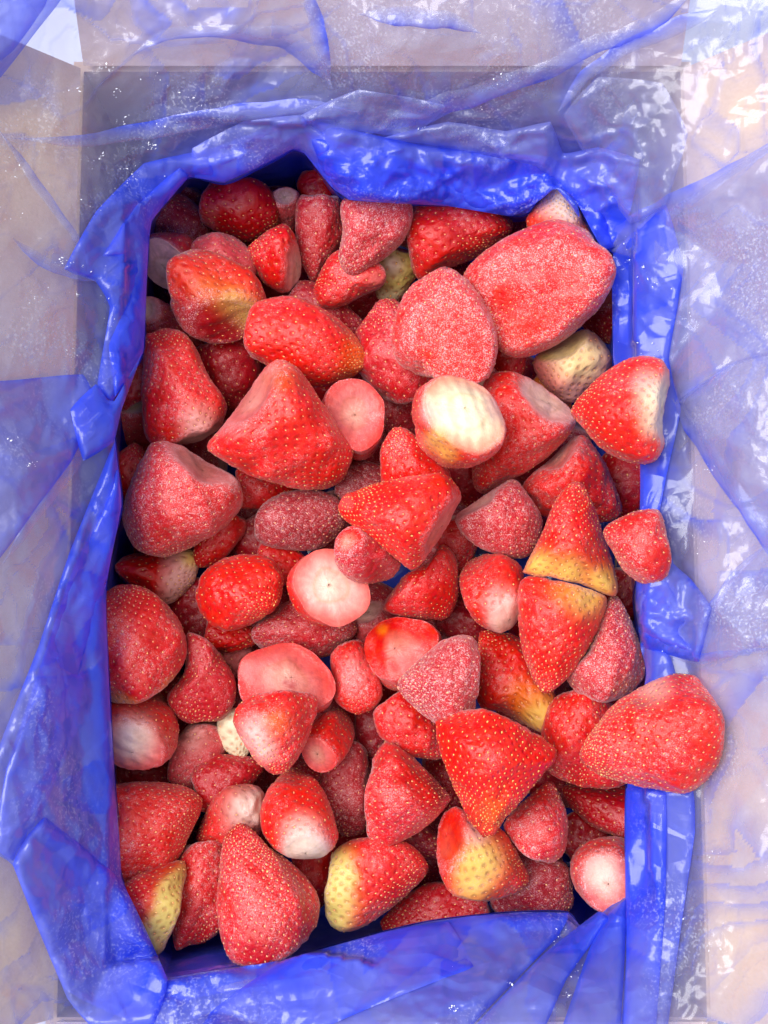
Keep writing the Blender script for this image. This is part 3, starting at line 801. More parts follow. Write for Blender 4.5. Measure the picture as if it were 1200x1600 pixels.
S(5, [(348, 1308), (371, 1290), (396, 1300), (421, 1325), (454, 1350), (483, 1379), (500, 1412), (492, 1450), (458, 1483), (417, 1502), (371, 1502), (350, 1471), (340, 1425), (342, 1367)], -105, 6,
  'largest strawberry of the front row, pear-shaped with a frosty broad bottom', c='r', f=0.55, tip=0.7, p=[(420, 1470, 50, 'd', 0.5)], sp=19)
S(2, (492, 1370, 100, 70), 90, 0, 'red strawberry behind the yellow-ended one at the front liner', c='r', f=0.4)
S(4, [(512, 1375), (519, 1337), (542, 1317), (583, 1311), (640, 1320), (665, 1345), (667, 1365), (645, 1390), (600, 1425), (560, 1448), (530, 1450), (511, 1430), (508, 1400)], -8, 2,
  'strawberry with a yellow-green broad end and red tip lying by the front liner', c='r', f=0.4, sh=(0.72, 'g', 1.0), p=[(530, 1345, 24, 'g', 0.8), (528, 1410, 30, 'g', 0.9)])
S(2, [(595, 1450), (620, 1410), (680, 1380), (740, 1390), (768, 1420), (750, 1455), (690, 1465), (630, 1465)], 170, 0,
  'dark red strawberry low along the front liner edge', c='m', f=0.4)
S(2, (655, 1312, 90, 60), 20, 0, 'dim strawberry under the blunt red one', c='d', f=0.5)
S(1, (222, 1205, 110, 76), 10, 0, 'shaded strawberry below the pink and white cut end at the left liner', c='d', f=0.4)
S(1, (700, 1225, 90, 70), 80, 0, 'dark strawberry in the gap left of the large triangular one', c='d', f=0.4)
# ---- lying on the liner at the right, settled after it
ONFILM = [
    ([(893, 640), (917, 607), (953, 575), (990, 558), (1027, 562), (1045, 589), (1043, 644), (1036, 695), (1022, 724), (985, 724), (944, 704), (912, 667)], 178, -8,
     dict(c='b', f=0.42, cut='x', ct=4, p=[(1024, 620, 26, 'c', 0.95), (1020, 660, 22, 'c', 0.7), (1005, 600, 20, 'x', 0.6)], tip=0.7),
     'strawberry with a creamy white shoulder, tip left, leaning on the right liner wall'),
    ([(944, 829), (976, 806), (1003, 797), (1029, 799), (1040, 833), (1047, 875), (1040, 907), (1012, 916), (980, 897), (962, 870)], 190, 0,
     dict(c='r', f=0.6, cut='q', ct=0, tip=0.5),
     'small square-ended strawberry touching the right liner beside the base-to-base pair'),
    ([(907, 1183), (925, 1146), (962, 1100), (1003, 1073), (1054, 1050), (1095, 1061), (1122, 1105), (1126, 1155), (1109, 1201), (1077, 1233), (1026, 1231), (976, 1224), (930, 1210)], 160, 3,
     dict(c='k', f=0.45, tip=0.6, p=[(1020, 1075, 24, 'x', 0.7), (1050, 1200, 40, 'm', 0.4)], sp=20, zmax=0.11),
     'large smooth strawberry with neat rows of seeds resting out on the right liner'),
]

# filler berries seen through the gaps
rg = random.Random(5)
FILL = []
for iy in range(10):
    for ix in range(6):
        cx = 250 + ix * 142 + (iy % 2) * 50 + rg.uniform(-22, 22)
        cy = 330 + iy * 126 + rg.uniform(-20, 20)
        if cx > 960 or cy > 1440: continue
        FILL.append((cx, cy))
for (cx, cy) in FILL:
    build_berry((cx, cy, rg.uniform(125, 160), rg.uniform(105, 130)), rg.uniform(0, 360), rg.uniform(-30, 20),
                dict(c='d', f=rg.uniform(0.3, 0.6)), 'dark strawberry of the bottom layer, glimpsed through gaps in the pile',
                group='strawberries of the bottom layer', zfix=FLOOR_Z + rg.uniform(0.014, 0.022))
LZ = {0: 0.016, 1: 0.026, 2: 0.040, 3: 0.052, 4: 0.062, 5: 0.076, 6: 0.082}
for row in sorted(T, key=lambda r: r[0]):
    layer, outline, ang, e, o, label = row
    zt = o.get('z', LZ[layer])
    build_berry(outline, ang, e, o, label, sink=0.006, zmin=zt, zr=(zt - 0.004, zt + 0.010))

# ------------------------------------------------------------------ blue liner bag
def tps(ctrl, X, Y, lam=1e-3):
    C = np.array(ctrl, float)
    P = C[:, :2] / 1000
    D = np.linalg.norm(P[:, None] - P[None], axis=2)
    K = np.where(D > 0, D ** 2 * np.log(D + 1e-12), 0) + lam * np.eye(len(P))
    Q = np.c_[np.ones(len(P)), P]
    M = np.block([[K, Q], [Q.T, np.zeros((3, 3))]])
    w_ = np.linalg.solve(M, np.r_[C[:, 2], 0, 0, 0])
    sh = X.shape
    x, y = X.ravel() / 1000, Y.ravel() / 1000
    out = w_[-3] + w_[-2] * x + w_[-1] * y
    for i in range(len(P)):
        d2 = (x - P[i, 0]) ** 2 + (y - P[i, 1]) ** 2
        out += w_[i] * 0.5 * d2 * np.log(d2 + 1e-12)
    return out.reshape(sh)


def sdf(poly, X, Y):
    """signed distance to a closed polygon in pixels, positive outside; also nearest boundary point"""
    P = np.array(poly, float)
    best = np.full(X.shape, 1e9)
    nx = np.zeros(X.shape); ny = np.zeros(X.shape)
    ins = np.zeros(X.shape, bool)
    for i in range(len(P)):
        a, b = P[i - 1], P[i]
        ab = b - a
        t = np.clip(((X - a[0]) * ab[0] + (Y - a[1]) * ab[1]) / (ab @ ab + 1e-9), 0, 1)
        qx, qy = a[0] + t * ab[0], a[1] + t * ab[1]
        d = np.hypot(X - qx, Y - qy)
        m = d < best
        best[m] = d[m]; nx[m] = qx[m]; ny[m] = qy[m]
        c = ((a[1] > Y) != (b[1] > Y)) & (X < (b[0] - a[0]) * (Y - a[1]) / (b[1] - a[1] + 1e-12) + a[0])
        ins ^= c
    return np.where(ins, -best, best), nx, ny


def pl(x, y, seed):
    """piecewise linear noise on a triangle lattice: flat facets with straight creases"""
    tab = np.random.default_rng(seed).uniform(-1, 1, (128, 128))
    s = (x + y) * 0.3660254
    u, v = x + s, y + s
    i, j = np.floor(u).astype(int), np.floor(v).astype(int)
    fu, fv = u - i, v - j
    g = lambda a, b: tab[a % 128, b % 128]
    lo = fu > fv
    return np.where(lo, g(i, j) * (1 - fu) + g(i + 1, j) * (fu - fv) + g(i + 1, j + 1) * fv,
                    g(i, j) * (1 - fv) + g(i, j + 1) * (fv - fu) + g(i + 1, j + 1) * fu)


def crumple(X, Y, seed, rot=0.0, stretch=1.0):
    c, s = math.cos(rot), math.sin(rot)
    x, y = (X * c + Y * s) / stretch, -X * s + Y * c
    wx = x + 45 * pl(x / 130, y / 130, seed + 1)
    wy = y + 45 * pl(x / 130, y / 130, seed + 2)
    a = pl(wx / 170, wy / 170, seed + 3)
    wx2 = x + 22 * pl(x / 50, y / 50, seed + 4)
    wy2 = y + 22 * pl(x / 50, y / 50, seed + 5)
    b = pl(wx2 / 62, wy2 / 62, seed + 6)
    d = pl((x + 9 * pl(x / 20, y / 20, seed + 8)) / 24, (y + 9 * pl(x / 20, y / 20, seed + 9)) / 24, seed + 7)
    cr = np.exp(-(a / 0.035) ** 2) + 0.8 * np.exp(-(b / 0.07) ** 2)                # thin raised crease lines
    return a, b, d + 0.9 * cr


CONT = [(295, 276), (350, 286), (400, 264), (440, 243), (458, 233), (476, 240), (500, 268), (522, 296), (545, 312), (620, 318), (720, 322), (800, 336),
        (826, 332), (846, 308), (873, 288), (900, 312), (925, 362), (945, 386), (964, 402), (961, 470), (958, 560), (975, 640), (1005, 720), (1006, 800), (1000, 880), (990, 935),
        (998, 990), (1010, 1050), (1000, 1120), (985, 1200), (978, 1240), (978, 1320), (977, 1400), (950, 1418), (912, 1452), (888, 1426), (815, 1425), (740, 1431),
        (670, 1440), (600, 1456), (520, 1478), (440, 1500), (350, 1514), (262, 1528), (250, 1515), (228, 1465), (190, 1372), (186, 1300), (177, 1200), (171, 1080),
        (166, 990), (165, 920), (176, 850), (190, 790), (184, 730), (180, 690), (174, 630), (198, 592), (223, 550), (226, 470), (231, 400), (236, 346), (262, 310)]


def project(p):
    q = np.asarray(p) - CAM
    dz = q @ FWD
    return 600 + FPX * (q @ RIGHT) / dz, 800 - FPX * (q @ UP) / dz


ctrl = []
for s_ in (0.0, 0.02, 0.045, 0.075):                                  # the film follows rim and flaps
    for y_ in np.linspace(YB, YT, 7):
        for k, sg, xb in (('l', -1, XL), ('r', 1, XR)):
            a_ = math.radians(FLAP[k][0])
            p_ = (xb + sg * s_ * math.cos(a_), y_, RIM_Z + s_ * math.sin(a_) + 0.013)
            ctrl.append((*project(p_), p_[2]))
    for x_ in np.linspace(XL, XR, 5)[1:-1]:
        for k, sg, yb in (('t', 1, YT), ('b', -1, YB)):
            a_ = math.radians(FLAP[k][0])
            p_ = (x_, yb + sg * s_ * math.cos(a_), RIM_Z + s_ * math.sin(a_) + 0.013)
            ctrl.append((*project(p_), p_[2]))
for (x_, y_, z_) in [(295, 276, .070), (400, 264, .070), (458, 233, .072), (522, 296, .066), (640, 318, .058), (800, 336, .058), (885, 330, .060), (945, 386, .060),
                     (640, 220, .078), (800, 230, .078), (961, 470, .066), (975, 640, .064), (1006, 800, .064), (1000, 930, .066), (1010, 1050, .066), (978, 1240, .070), (977, 1400, .074),
                     (1040, 470, .082), (1050, 800, .082), (1060, 1100, .080), (1050, 1320, .088),
                     (890, 1426, .070), (740, 1431, .074), (600, 1456, .072), (440, 1500, .066), (262, 1528, .070), (190, 1372, .080), (172, 1100, .082), (166, 950, .084),
                     (186, 780, .078), (176, 640, .078), (223, 550, .076), (231, 400, .074)]:
    ctrl.append((x_, y_, z_))


def amp(X, Y):
    """how strongly the film is crumpled: taut on the flaps, bunched at the back wall and the right"""
    g = lambda cx, cy, rx, ry: np.exp(-(((X - cx) / rx) ** 2 + ((Y - cy) / ry) ** 2))
    return 0.55 + 1.1 * g(740, 270, 240, 70) + 0.9 * g(1050, 930, 70, 110) + 0.7 * g(1150, 1480, 90, 160) + 0.5 * g(330, 90, 160, 80) + 0.5 * g(190, 480, 60, 140) + 0.5 * g(970, 230, 90, 90)


BASE_GX, BASE_GY = np.meshgrid(np.arange(-260, 1461, 5.0), np.arange(-240, 1841, 5.0), indexing='ij')
BASE_Z = tps(ctrl, BASE_GX, BASE_GY)


def clear_of_berries(X, Y, Z, H, gap):
    """lift the film wherever a berry would poke through it"""
    Zo = Z.copy()
    for _ in range(3):
        p = at(X, Y, Zo)
        i = np.clip(((p[..., 0] - HX0) / CELL).astype(int), 1, HNX - 2)
        j = np.clip(((p[..., 1] - HY0) / CELL).astype(int), 1, HNY - 2)
        h = np.maximum.reduce([H[i + a, j + b] for a in (-1, 0, 1) for b in (-1, 0, 1)])
        Zo = np.maximum(Zo, np.where(h > FLOOR_Z + 0.001, h + gap, 0))
    return Zo


def blur(Z, n):
    for _ in range(n):
        Q = np.pad(Z, 1, mode='edge')
        Z = (Q[:-2, 1:-1] + Q[2:, 1:-1] + Q[1:-1, :-2] + Q[1:-1, 2:] + 4 * Z) / 8
    return Z


_d, _, _ = sdf(CONT, BASE_GX, BASE_GY)
lift = np.where(_d > -14, np.maximum(clear_of_berries(BASE_GX, BASE_GY, BASE_Z, HM, 0.0025) - BASE_Z, 0), 0)
lift = np.maximum(blur(lift, 30), blur(lift, 6))
ca_, cb_, cd_ = crumple(BASE_GX, BASE_GY, 11)
am_ = amp(BASE_GX, BASE_GY)
rel = 0.0058 * ca_ * (0.6 + 0.4 * am_) + 0.0026 * cb_ * am_ + 0.0008 * cd_ * am_
edge_in = np.clip((_d + 10) / 40, 0.25, 1)
BASE_Z = BASE_Z + lift + (rel + 0.002) * edge_in
for _ in range(4):                                                    # keep the film clear of the cardboard
    q_ = at(BASE_GX, BASE_GY, BASE_Z)
    need = np.zeros_like(BASE_Z)
    for k, dist in (('l', XL - q_[..., 0]), ('r', q_[..., 0] - XR), ('t', q_[..., 1] - YT), ('b', YB - q_[..., 1])):
        need = np.maximum(need, np.where(dist > -0.015, RIM_Z + 0.0035 + np.where(dist > 0, dist * math.tan(math.radians(FLAP[k][0])), dist * 0.9), 0))
    BASE_Z = np.maximum(BASE_Z, np.where(need < 0.2, need, 0))


def base_z(X, Y):
    fx = np.clip((X + 260) / 5, 0, BASE_Z.shape[0] - 1.001)
    fy = np.clip((Y + 240) / 5, 0, BASE_Z.shape[1] - 1.001)
    i, j = fx.astype(int), fy.astype(int)
    u, v = fx - i, fy - j
    return BASE_Z[i, j] * (1 - u) * (1 - v) + BASE_Z[i + 1, j] * u * (1 - v) + BASE_Z[i, j + 1] * (1 - u) * v + BASE_Z[i + 1, j + 1] * u * v


liner = bpy.data.objects.new('liner_bag', None)
COL.objects.link(liner)
tag(liner, 'crumpled translucent blue plastic liner draped over the carton rim and flaps', 'plastic liner')


def set_dens(ob, val):
    at_ = ob.data.attributes.new('dens', 'FLOAT', 'POINT')
    n = len(ob.data.vertices)
    at_.data.foreach_set('value', (np.zeros(n) + val).astype(np.float32))


def streaks(X, Y, seed):
    x = X + 60 * pl(X / 150, Y / 150, seed)
    y = Y + 60 * pl(X / 150, Y / 150, seed + 1)
    base = np.clip(0.5 + 0.5 * pl(x / 110, y / 110, seed + 2) + 0.08 * pl(x / 45, y / 45, seed + 3), 0, 1)
    ph = pl(x / 190, y / 190, seed + 4) * 2.2 + X * 0.0016 + Y * 0.0011
    saw = (ph - np.floor(ph)) ** 2.5                                  # overlapping plies: one hard edge, one soft
    ph2 = pl(x / 80, y / 80, seed + 5) * 1.4
    saw2 = (ph2 - np.floor(ph2)) ** 5
    return np.clip(0.66 * base + 0.42 * saw + 0.10 * saw2, 0, 1)


def film(name, poly, outside, step, zfun, dfun, bounds=None):
    if bounds is None:
        P = np.array(poly)
        bounds = (P[:, 0].min() - 2 * step, P[:, 0].max() + 2 * step, P[:, 1].min() - 2 * step, P[:, 1].max() + 2 * step)
    X, Y = np.meshgrid(np.arange(bounds[0], bounds[1] + 1, step), np.arange(bounds[2], bounds[3] + 1, step), indexing='ij')
    d, nx, ny = sdf(poly, X, Y)
    if outside: d = -d                                              # d < 0 is kept
    near = (d > 0) & (d < 1.45 * step)
    keepv = (d <= 0) | near
    X = np.where(near, nx, X); Y = np.where(near, ny, Y)
    Z = zfun(X, Y, np.where(near, 0, -d))
    W = at(X, Y, Z)
    if name == 'bag_bottom':
        W[..., 0] = np.clip(W[..., 0], XL + 0.004, XR - 0.004)
        W[..., 1] = np.clip(W[..., 1], YB + 0.004, YT - 0.004)
    idx = np.full(X.shape, -1)
    idx[keepv] = np.arange(keepv.sum())
    a, b, c, e = idx[:-1, :-1], idx[1:, :-1], idx[1:, 1:], idx[:-1, 1:]
    ok = (a >= 0) & (b >= 0) & (c >= 0) & (e >= 0) & ((d[:-1, :-1] <= 0) | (d[1:, :-1] <= 0) | (d[1:, 1:] <= 0) | (d[:-1, 1:] <= 0))
    F = np.stack([a[ok], b[ok], c[ok], e[ok]], -1)[:, ::-1]
    ob = mesh_obj(name, W[keepv], F, M_FILM, liner)
    D = np.clip(dfun(X, Y, np.where(near, 0, -d)), 0, 1) + 0 * X
    set_dens(ob, D[keepv])
    return ob


def sheet_dens(X, Y, d):
    g = lambda cx, cy, rx, ry: np.exp(-(((X - cx) / rx) ** 2 + ((Y - cy) / ry) ** 2))
    wall = np.clip((Y - 110) / 190, 0, 1) ** 1.3 * np.clip((X - 190) / 110, 0, 1) * np.clip((1020 - X) / 70, 0, 1) * (Y < 420)
    base = 0.24 - 0.22 * np.maximum.reduce([g(40, 230, 130, 170), g(1150, 170, 110, 110), g(1160, 1450, 90, 230), g(30, 1480, 80, 140)])
    a, b, c = crumple(X, Y, 11)
    line = np.exp(-(a / 0.03) ** 2) + 0.5 * np.exp(-(b / 0.05) ** 2)
    return base + 0.55 * wall + 0.5 * np.exp(-d / 40) + 0.9 * np.clip(streaks(X, Y, 50) - 0.50, 0, 1) + 0.20 * line


film('sheet', CONT, True, 4.0, lambda X, Y, d: base_z(X, Y) - 0.0035 * np.exp(-(d / 7.0) ** 2),
     lambda X, Y, d: sheet_dens(X, Y, d), (-250, 1450, -230, 1830))

# inner wall of the bag: from the lip down to the bottom
cp_ = smooth_poly(CONT, 480)
dn = np.roll(cp_, -1, 0) - np.roll(cp_, 1, 0)
nn = np.stack([dn[:, 1], -dn[:, 0]], -1); nn /= np.linalg.norm(nn, axis=1)[:, None] + 1e-9
if ((cp_ - cp_.mean(0)) * nn).sum() < 0: nn = -nn
n_ = len(cp_)
rows = []
zl = base_z(cp_[:, 0], cp_[:, 1]) - 0.0035
wr = np.random.default_rng(3)
for q, (off, f) in enumerate([(0, 1.0), (4, 0.92), (3, 0.80), (-4, 0.55), (-12, 0.32), (-22, 0.12), (-34, 0.02)]):
    jit = pl(np.arange(len(cp_)) / 9.0, np.full(len(cp_), q * 0.7), 77) * (3.0 if q else 0)
    front = np.exp(-(((cp_[:, 0] - 330) / 190) ** 2 + ((cp_[:, 1] - 1530) / 70) ** 2)) * [0, 12, 26, 40, 52, 60, 60][q]
    c_ = cp_ + nn * (off + jit - front)[:, None] if q else cp_
    rows.append(at(c_[:, 0], c_[:, 1], FLOOR_Z - 0.001 + (zl - FLOOR_Z) * f))
V_ = np.concatenate(rows)
for ax, lo, hi in ((0, XL, XR), (1, YB, YT)):
    V_[n_:, ax] = np.clip(V_[n_:, ax], lo + 0.003, hi - 0.003)
F_ = [(r * n_ + i, r * n_ + (i + 1) % n_, (r + 1) * n_ + (i + 1) % n_, (r + 1) * n_ + i) for r in range(len(rows) - 1) for i in range(n_)]
set_dens(mesh_obj('inner_wall', V_, F_, M_FILM, liner), 1.0)
set_dens(mesh_obj('inner_wall', V_ + np.array([0, 0.0, -0.002]), F_, M_FILM, liner), 1.0)
film('bag_bottom', [tuple(p) for p in (cp_[::8] - nn[::8] * 4)], False, 14.0, lambda X, Y, d: FLOOR_Z - 0.0015 + 0.0006 * pl(X / 60, Y / 60, 5), lambda X, Y, d: 1.0)

# folded-over areas: extra layers of film with their own creases
NP = 0


def fold(poly, layer=1, ampl=1.0, puff=0.0006, rot=0.0, stretch=1.6, dens=0.9, n=64, rough=1.0, gap=0.0011):
    global NP
    NP += 1
    sd = 100 + NP * 13
    P = smooth_poly(poly, n) * 0.25 + np.array(smooth_lin(poly, n)) * 0.75

    def z(X, Y, d):
        a, b, c = crumple(X, Y, sd, rot, stretch)
        k = 1 - 0.85 * np.exp(-d / 5.0)
        return base_z(X, Y) + gap * layer + k * (0.6 * puff + ampl * (0.0018 * (a + 0.6) + 0.0014 * (b + 0.7) + 0.0007 * c * rough))
    return film('fold', [tuple(p) for p in P], False, 4.0, z, lambda X, Y, d: np.where((Y < 330) & (X > 260) & (X < 1060), np.clip((Y - 130) / 150, 0.18, 1), 1) * dens * (0.55 + 0.55 * streaks(X, Y, sd)) * (0.55 + 0.80 * np.exp(-np.maximum(sdf(CONT, X, Y)[0], 0) / 120)) + 0.3 * dens * np.exp(-d / 8))


def smooth_lin(poly, n):
    P = np.array(poly, float)
    k = len(P)
    per = max(3, n // k)
    return [P[i] + (P[(i + 1) % k] - P[i]) * t for i in range(k) for t in np.linspace(0, 1, per, endpoint=False)]


def pleat(pts, layer=2, h=0.0007):
    """a narrow folded ridge: (x, y, half width) along its length"""
    global NP
    NP += 1
    P = np.array(pts, float)
    k = len(P)
    u = np.linspace(0, k - 1, 14 * k)
    Q = np.stack([np.interp(u, np.arange(k), P[:, c]) for c in range(3)], -1)
    for _ in range(10):
        Q[1:-1] = (Q[:-2] + 2 * Q[1:-1] + Q[2:]) / 4
    e_ = np.linspace(0, 1, len(Q))
    Q[:, 2] *= np.clip(np.minimum(e_, 1 - e_) / 0.16, 0.06, 1) ** 0.7
    dn = np.gradient(Q[:, :2], axis=0)
    nn = np.stack([-dn[:, 1], dn[:, 0]], -1); nn /= np.linalg.norm(nn, axis=1)[:, None] + 1e-9
    jit = pl(u * 2.3, u * 0, 300 + NP)[:, None] * 0.22
    rows = []
    prof = [(-1.0, 0.0), (-0.75, 0.55), (-0.3, 0.85), (0.15, 1.0), (0.62, 0.9), (0.93, 0.45), (1.0, 0.0)]
    for t, hh in prof:
        c = Q[:, :2] + nn * (t + jit * abs(t))[..., :1] * Q[:, 2:3]
        rows.append(at(c[:, 0], c[:, 1], base_z(c[:, 0], c[:, 1]) + 0.0011 * layer + hh * h * np.clip(Q[:, 2] / 14, 0.3, 1.4)))
    V = np.concatenate(rows)
    n = len(Q)
    F = [(r * n + i, r * n + i + 1, (r + 1) * n + i + 1, (r + 1) * n + i) for r in range(len(prof) - 1) for i in range(n - 1)]
    F = [f[::-1] for f in F]
    ob = mesh_obj('pleat', V, F, M_FILM, liner)
    dp = np.array([0.02, 0.12, 0.32, 0.5, 0.72, 0.95, 1.0])
    if NP % 2: dp = dp[::-1]
    set_dens(ob, (dp[:, None] * np.clip(Q[:, 2] / 12, 0.35, 1)[None] * (0.75 + 0.3 * pl(u * 3.1, u * 0, 500 + NP))[None]).ravel())
    return ob


# back left corner
fold([(-80, -80), (120, -80), (95, 0), (60, 45), (0, 122), (-80, 170)], 1, 0.8, rot=-0.9)
fold([(-80, -80), (100, -80), (70, 10), (20, 80), (-80, 150)], 3, 0.8, rot=-0.9)
fold([(100, 420), (150, 330), (225, 255), (330, 232), (450, 188), (476, 215), (460, 230), (400, 262), (350, 284), (295, 276), (237, 345), (231, 400), (224, 550), (175, 628), (152, 600), (172, 480), (150, 440)], 1, 1.0, rot=-0.8)
fold([(160, 400), (210, 320), (280, 262), (295, 276), (237, 345), (231, 400), (224, 548), (180, 620), (170, 540), (200, 470), (205, 400)], 3, 1.0, rot=1.4)
fold([(300, 232), (380, 190), (470, 180), (530, 230), (520, 294), (476, 240), (458, 232), (400, 262), (350, 284), (305, 276)], 3, 0.9, rot=-0.3)
# back wall
fold([(470, 185), (560, 205), (650, 225), (760, 238), (860, 245), (935, 300), (960, 385), (940, 388), (902, 318), (873, 290), (845, 312), (800, 338), (700, 322), (620, 318), (545, 312), (500, 268)], 1, 2.0, rot=0.1, stretch=1.0, dens=1.3)
fold([(480, 210), (580, 235), (680, 262), (790, 255), (850, 270), (905, 340), (902, 318), (873, 290), (845, 312), (800, 338), (700, 322), (620, 318), (545, 312), (505, 272)], 3, 2.2, rot=0.5, stretch=0.8, dens=1.2)
fold([(600, 215), (700, 190), (790, 205), (860, 190), (880, 240), (935, 230), (1000, 250), (985, 330), (955, 385), (905, 318), (873, 286), (820, 262), (720, 235)], 2, 1.8, rot=0.9, stretch=1.0)
fold([(880, 180), (935, 120), (1035, 130), (1075, 210), (1040, 320), (985, 350), (930, 270)], 4, 1.6, rot=1.2, dens=0.3)
fold([(470, 180), (560, 140), (700, 165), (640, 215), (560, 205), (500, 230)], 2, 1.0, rot=0.2)
# right side
fold([(958, 396), (1040, 318), (1068, 420), (1045, 560), (1064, 640), (1042, 740), (1030, 800), (1000, 880), (1000, 720), (975, 640), (958, 560)], 1, 0.9, rot=1.3)
fold([(955, 392), (1060, 318), (1200, 226), (1330, 170), (1330, 560), (1190, 556), (1140, 572), (1062, 630), (1045, 560), (1066, 430)], 2, 0.8, rot=-0.6, dens=0.17)
fold([(1062, 628), (1140, 570), (1200, 556), (1330, 560), (1330, 930), (1200, 862), (1130, 752)], 4, 0.8, rot=0.9, dens=0.17)
fold([(1003, 790), (1035, 815), (1052, 880), (1080, 905), (1112, 950), (1092, 1034), (1040, 1022), (1004, 1010), (992, 940)], 2, 2.4, rot=0.4, stretch=0.8, dens=0.8)
fold([(1000, 1005), (1045, 1020), (1062, 1075), (1090, 1150), (1078, 1240), (980, 1240), (1000, 1120), (1010, 1050)], 1, 1.2, rot=1.3, dens=0.75)
fold([(1008, 870), (1045, 905), (1085, 965), (1060, 985), (1088, 1022), (1035, 1005), (1000, 985)], 4, 2.4, rot=0.8, stretch=0.7, dens=0.7)
fold([(1200, 850), (1150, 895), (1112, 950), (1092, 1034), (1200, 1014), (1330, 1000), (1330, 840)], 3, 0.7, rot=-0.7, dens=0.17)
fold([(978, 1232), (1082, 1232), (1086, 1300), (1064, 1450), (1044, 1600), (1020, 1720), (965, 1720), (978, 1500), (977, 1400)], 1, 0.4, 0.004, rot=1.5, stretch=2.5)
fold([(980, 1235), (1040, 1240), (1040, 1400), (1015, 1720), (970, 1720), (979, 1500)], 4, 0.3, 0.003, rot=1.5, stretch=2.5)
# front
fold([(262, 1532), (350, 1516), (440, 1500), (600, 1456), (740, 1431), (888, 1427), (870, 1465), (740, 1600), (690, 1720), (150, 1720), (200, 1580)], 1, 1.0, rot=-0.35)
fold([(440, 1502), (600, 1458), (700, 1440), (740, 1510), (690, 1530), (520, 1600), (420, 1720), (250, 1720), (330, 1580)], 3, 0.8, rot=-0.5)
fold([(690, 1720), (745, 1600), (850, 1490), (935, 1424), (952, 1436), (885, 1530), (800, 1720)], 3, 0.7, 0.003, rot=-0.9, stretch=2.2)
fold([(860, 1720), (880, 1600), (935, 1445), (978, 1405), (976, 1500), (960, 1720)], 2, 0.7, 0.003, rot=1.3, stretch=2.0)
# left
fold([(180, 690), (190, 790), (165, 920), (171, 1080), (190, 1372), (262, 1528), (255, 1570), (190, 1590), (100, 1545), (20, 1352), (-10, 1330), (-10, 1190), (60, 1010), (108, 865), (158, 740)], 1, 1.0, 0.003, rot=1.3, stretch=2.2)
fold([(184, 730), (190, 790), (166, 910), (135, 1030), (120, 1140), (70, 1260), (20, 1345), (-10, 1320), (10, 1200), (70, 1020), (110, 900), (160, 790)], 3, 0.7, 0.003, rot=1.7, stretch=2.5)
fold([(20, 1350), (70, 1275), (188, 1372), (262, 1530), (240, 1600), (150, 1610), (105, 1560)], 4, 0.9, 0.003, rot=0.9, stretch=1.6)
fold([(-80, 610), (40, 592), (130, 585), (152, 635), (112, 720), (60, 790), (0, 872), (-80, 930)], 2, 0.7, rot=-0.8)
fold([(110, 640), (150, 600), (175, 632), (222, 552), (190, 640), (178, 690), (130, 720)], 4, 0.8, 0.003, rot=-0.9)

for p in [[(15, 216, 3), (120, 222, 9), (250, 200, 15), (360, 178, 15), (480, 166, 12), (560, 175, 4)],
          [(205, 88, 4), (250, 55, 9), (340, 47, 10), (450, 60, 18), (495, 100, 14), (520, 138, 5)],
          [(478, -20, 10), (500, 60, 13), (515, 132, 5)],
          [(560, 215, 6), (640, 180, 18), (740, 150, 16), (860, 108, 14), (930, 70, 14), (1010, 45, 14), (1080, -10, 18)],
          [(872, 175, 5), (915, 115, 10), (1000, 62, 12), (1120, 15, 16)],
          [(560, 22, 4), (620, 25, 16), (700, 30, 14), (752, 52, 4)],
          [(0, 205, 3), (60, 290, 8), (120, 372, 5), (150, 440, 4)],
          [(20, 372, 3), (60, 405, 9), (110, 425, 10), (155, 440, 4)],
          [(945, 388, 14), (985, 360, 24), (1060, 318, 17), (1130, 272, 10), (1200, 230, 6), (1300, 170, 5)],
          [(1050, 622, 8), (1085, 672, 13), (1130, 740, 14), (1170, 800, 13), (1215, 862, 14), (1300, 940, 14)],
          [(1055, 630, 8), (1100, 606, 9), (1150, 566, 4)],
          [(1200, 850, 4), (1150, 893, 5), (1112, 950, 8), (1094, 1030, 10)],
          [(1040, 1022, 5), (1094, 1030, 10), (1140, 1022, 5), (1215, 1014, 4)],
          [(255, 1555, 12), (330, 1545, 12), (420, 1530, 4)],
          [(60, 1280, 4), (100, 1330, 12), (130, 1440, 14), (190, 1580, 10)],
          [(150, 640, 4), (120, 720, 10), (60, 800, 8), (5, 880, 6)]]:
    pleat(p)

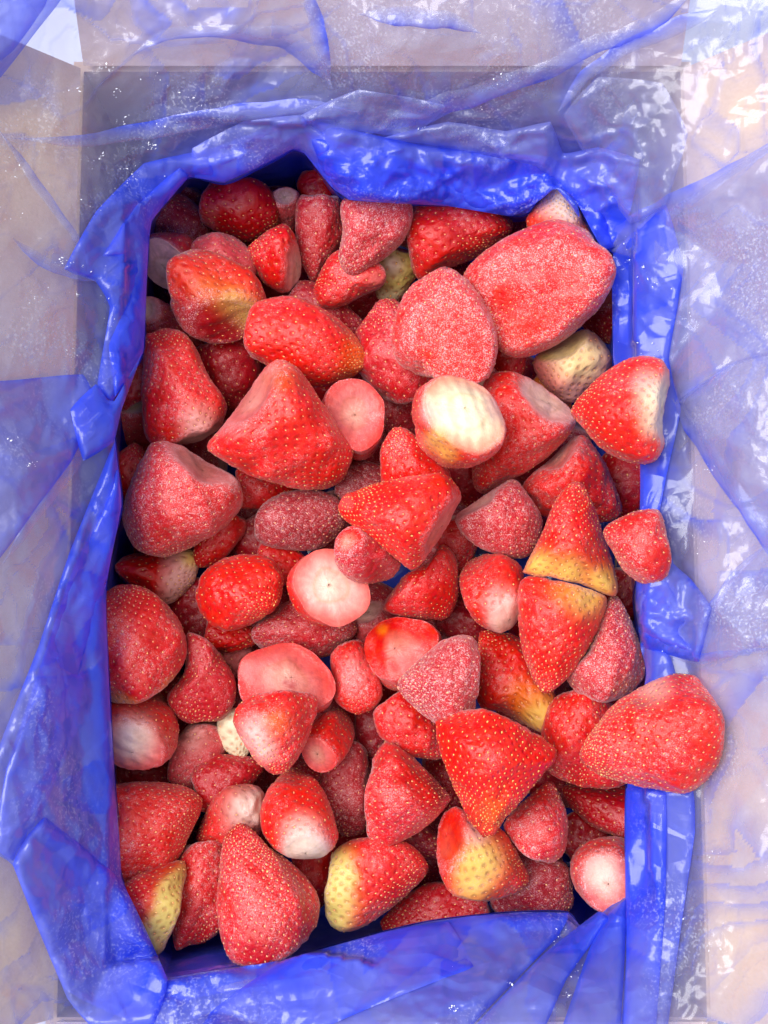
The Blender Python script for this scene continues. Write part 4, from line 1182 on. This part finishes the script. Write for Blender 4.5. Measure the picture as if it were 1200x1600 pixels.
# ------------------------------------------------------------------ berries lying on the liner
HF = HM.copy()
fx, fy = np.meshgrid(np.arange(955, 1180, 3.0), np.arange(380, 1500, 3.0), indexing='ij')
dd_, _, _ = sdf(CONT, fx, fy)
wp = at(fx, fy, base_z(fx, fy) + 0.001)
hm_add(HF, wp[dd_ > 6].reshape(-1, 3))
for outline, ang, e, o, label in ONFILM:
    build_berry(outline, ang, e, o, label, H=HF, sink=0.010, zmin=0.08, zr=(0.070, 0.100))

# ------------------------------------------------------------------ loose ice grains on the film
gr = np.random.default_rng(42)
gv, gf = [], []
OCT = np.array([(1, 0, 0), (-1, 0, 0), (0, 1, 0), (0, -1, 0), (0, 0, 1), (0, 0, -1)], float)
OF = np.array([(0, 2, 4), (2, 1, 4), (1, 3, 4), (3, 0, 4), (2, 0, 5), (1, 2, 5), (3, 1, 5), (0, 3, 5)])
for (cx, cy, sx, sy, num) in [(205, 215, 60, 55, 110), (120, 430, 90, 110, 170), (215, 340, 45, 45, 170), (60, 560, 70, 90, 70), (240, 170, 60, 40, 70),
                              (700, 210, 160, 60, 60), (1010, 480, 40, 110, 110), (1090, 820, 60, 120, 60), (1000, 1350, 25, 90, 45), (760, 1520, 160, 40, 80),
                              (110, 1050, 50, 200, 70), (1110, 1400, 50, 120, 60), (600, 1540, 200, 35, 60), (560, 110, 300, 60, 60)]:
    x, y = [], []
    for _ in range(max(3, num // 14)):                                # crumbs lie in clumps with strays between
        k = gr.integers(3, 16)
        kx, ky, sp = gr.normal(cx, sx), gr.normal(cy, sy), gr.uniform(3, 16)
        x += list(gr.normal(kx, sp, k)); y += list(gr.normal(ky, sp * 0.7, k))
    x, y = np.array(x), np.array(y)
    dd_, _, _ = sdf(CONT, x, y)
    for px, py, d in zip(x, y, dd_):
        if d < 6: continue
        s = 0.00008 + 0.00024 * gr.random() ** 2.5
        c = at(px, py, float(base_z(np.array([px]), np.array([py]))[0]) + 0.0040 + 0.3 * s)
        gf.append(OF + 6 * len(gv))
        an = gr.uniform(0, 3.14)
        st = OCT * s * gr.uniform(0.5, 1.5, (6, 1)) * np.array([1.6, 0.8, 0.7])
        gv.append(c + st @ np.array([[math.cos(an), math.sin(an), 0], [-math.sin(an), math.cos(an), 0], [0, 0, 1]]))
g = mesh_obj('ice_grains', np.concatenate(gv), np.concatenate(gf), M_ICE, None, False)
tag(g, 'tiny white ice grains scattered over the blue liner film', 'ice', kind='stuff')
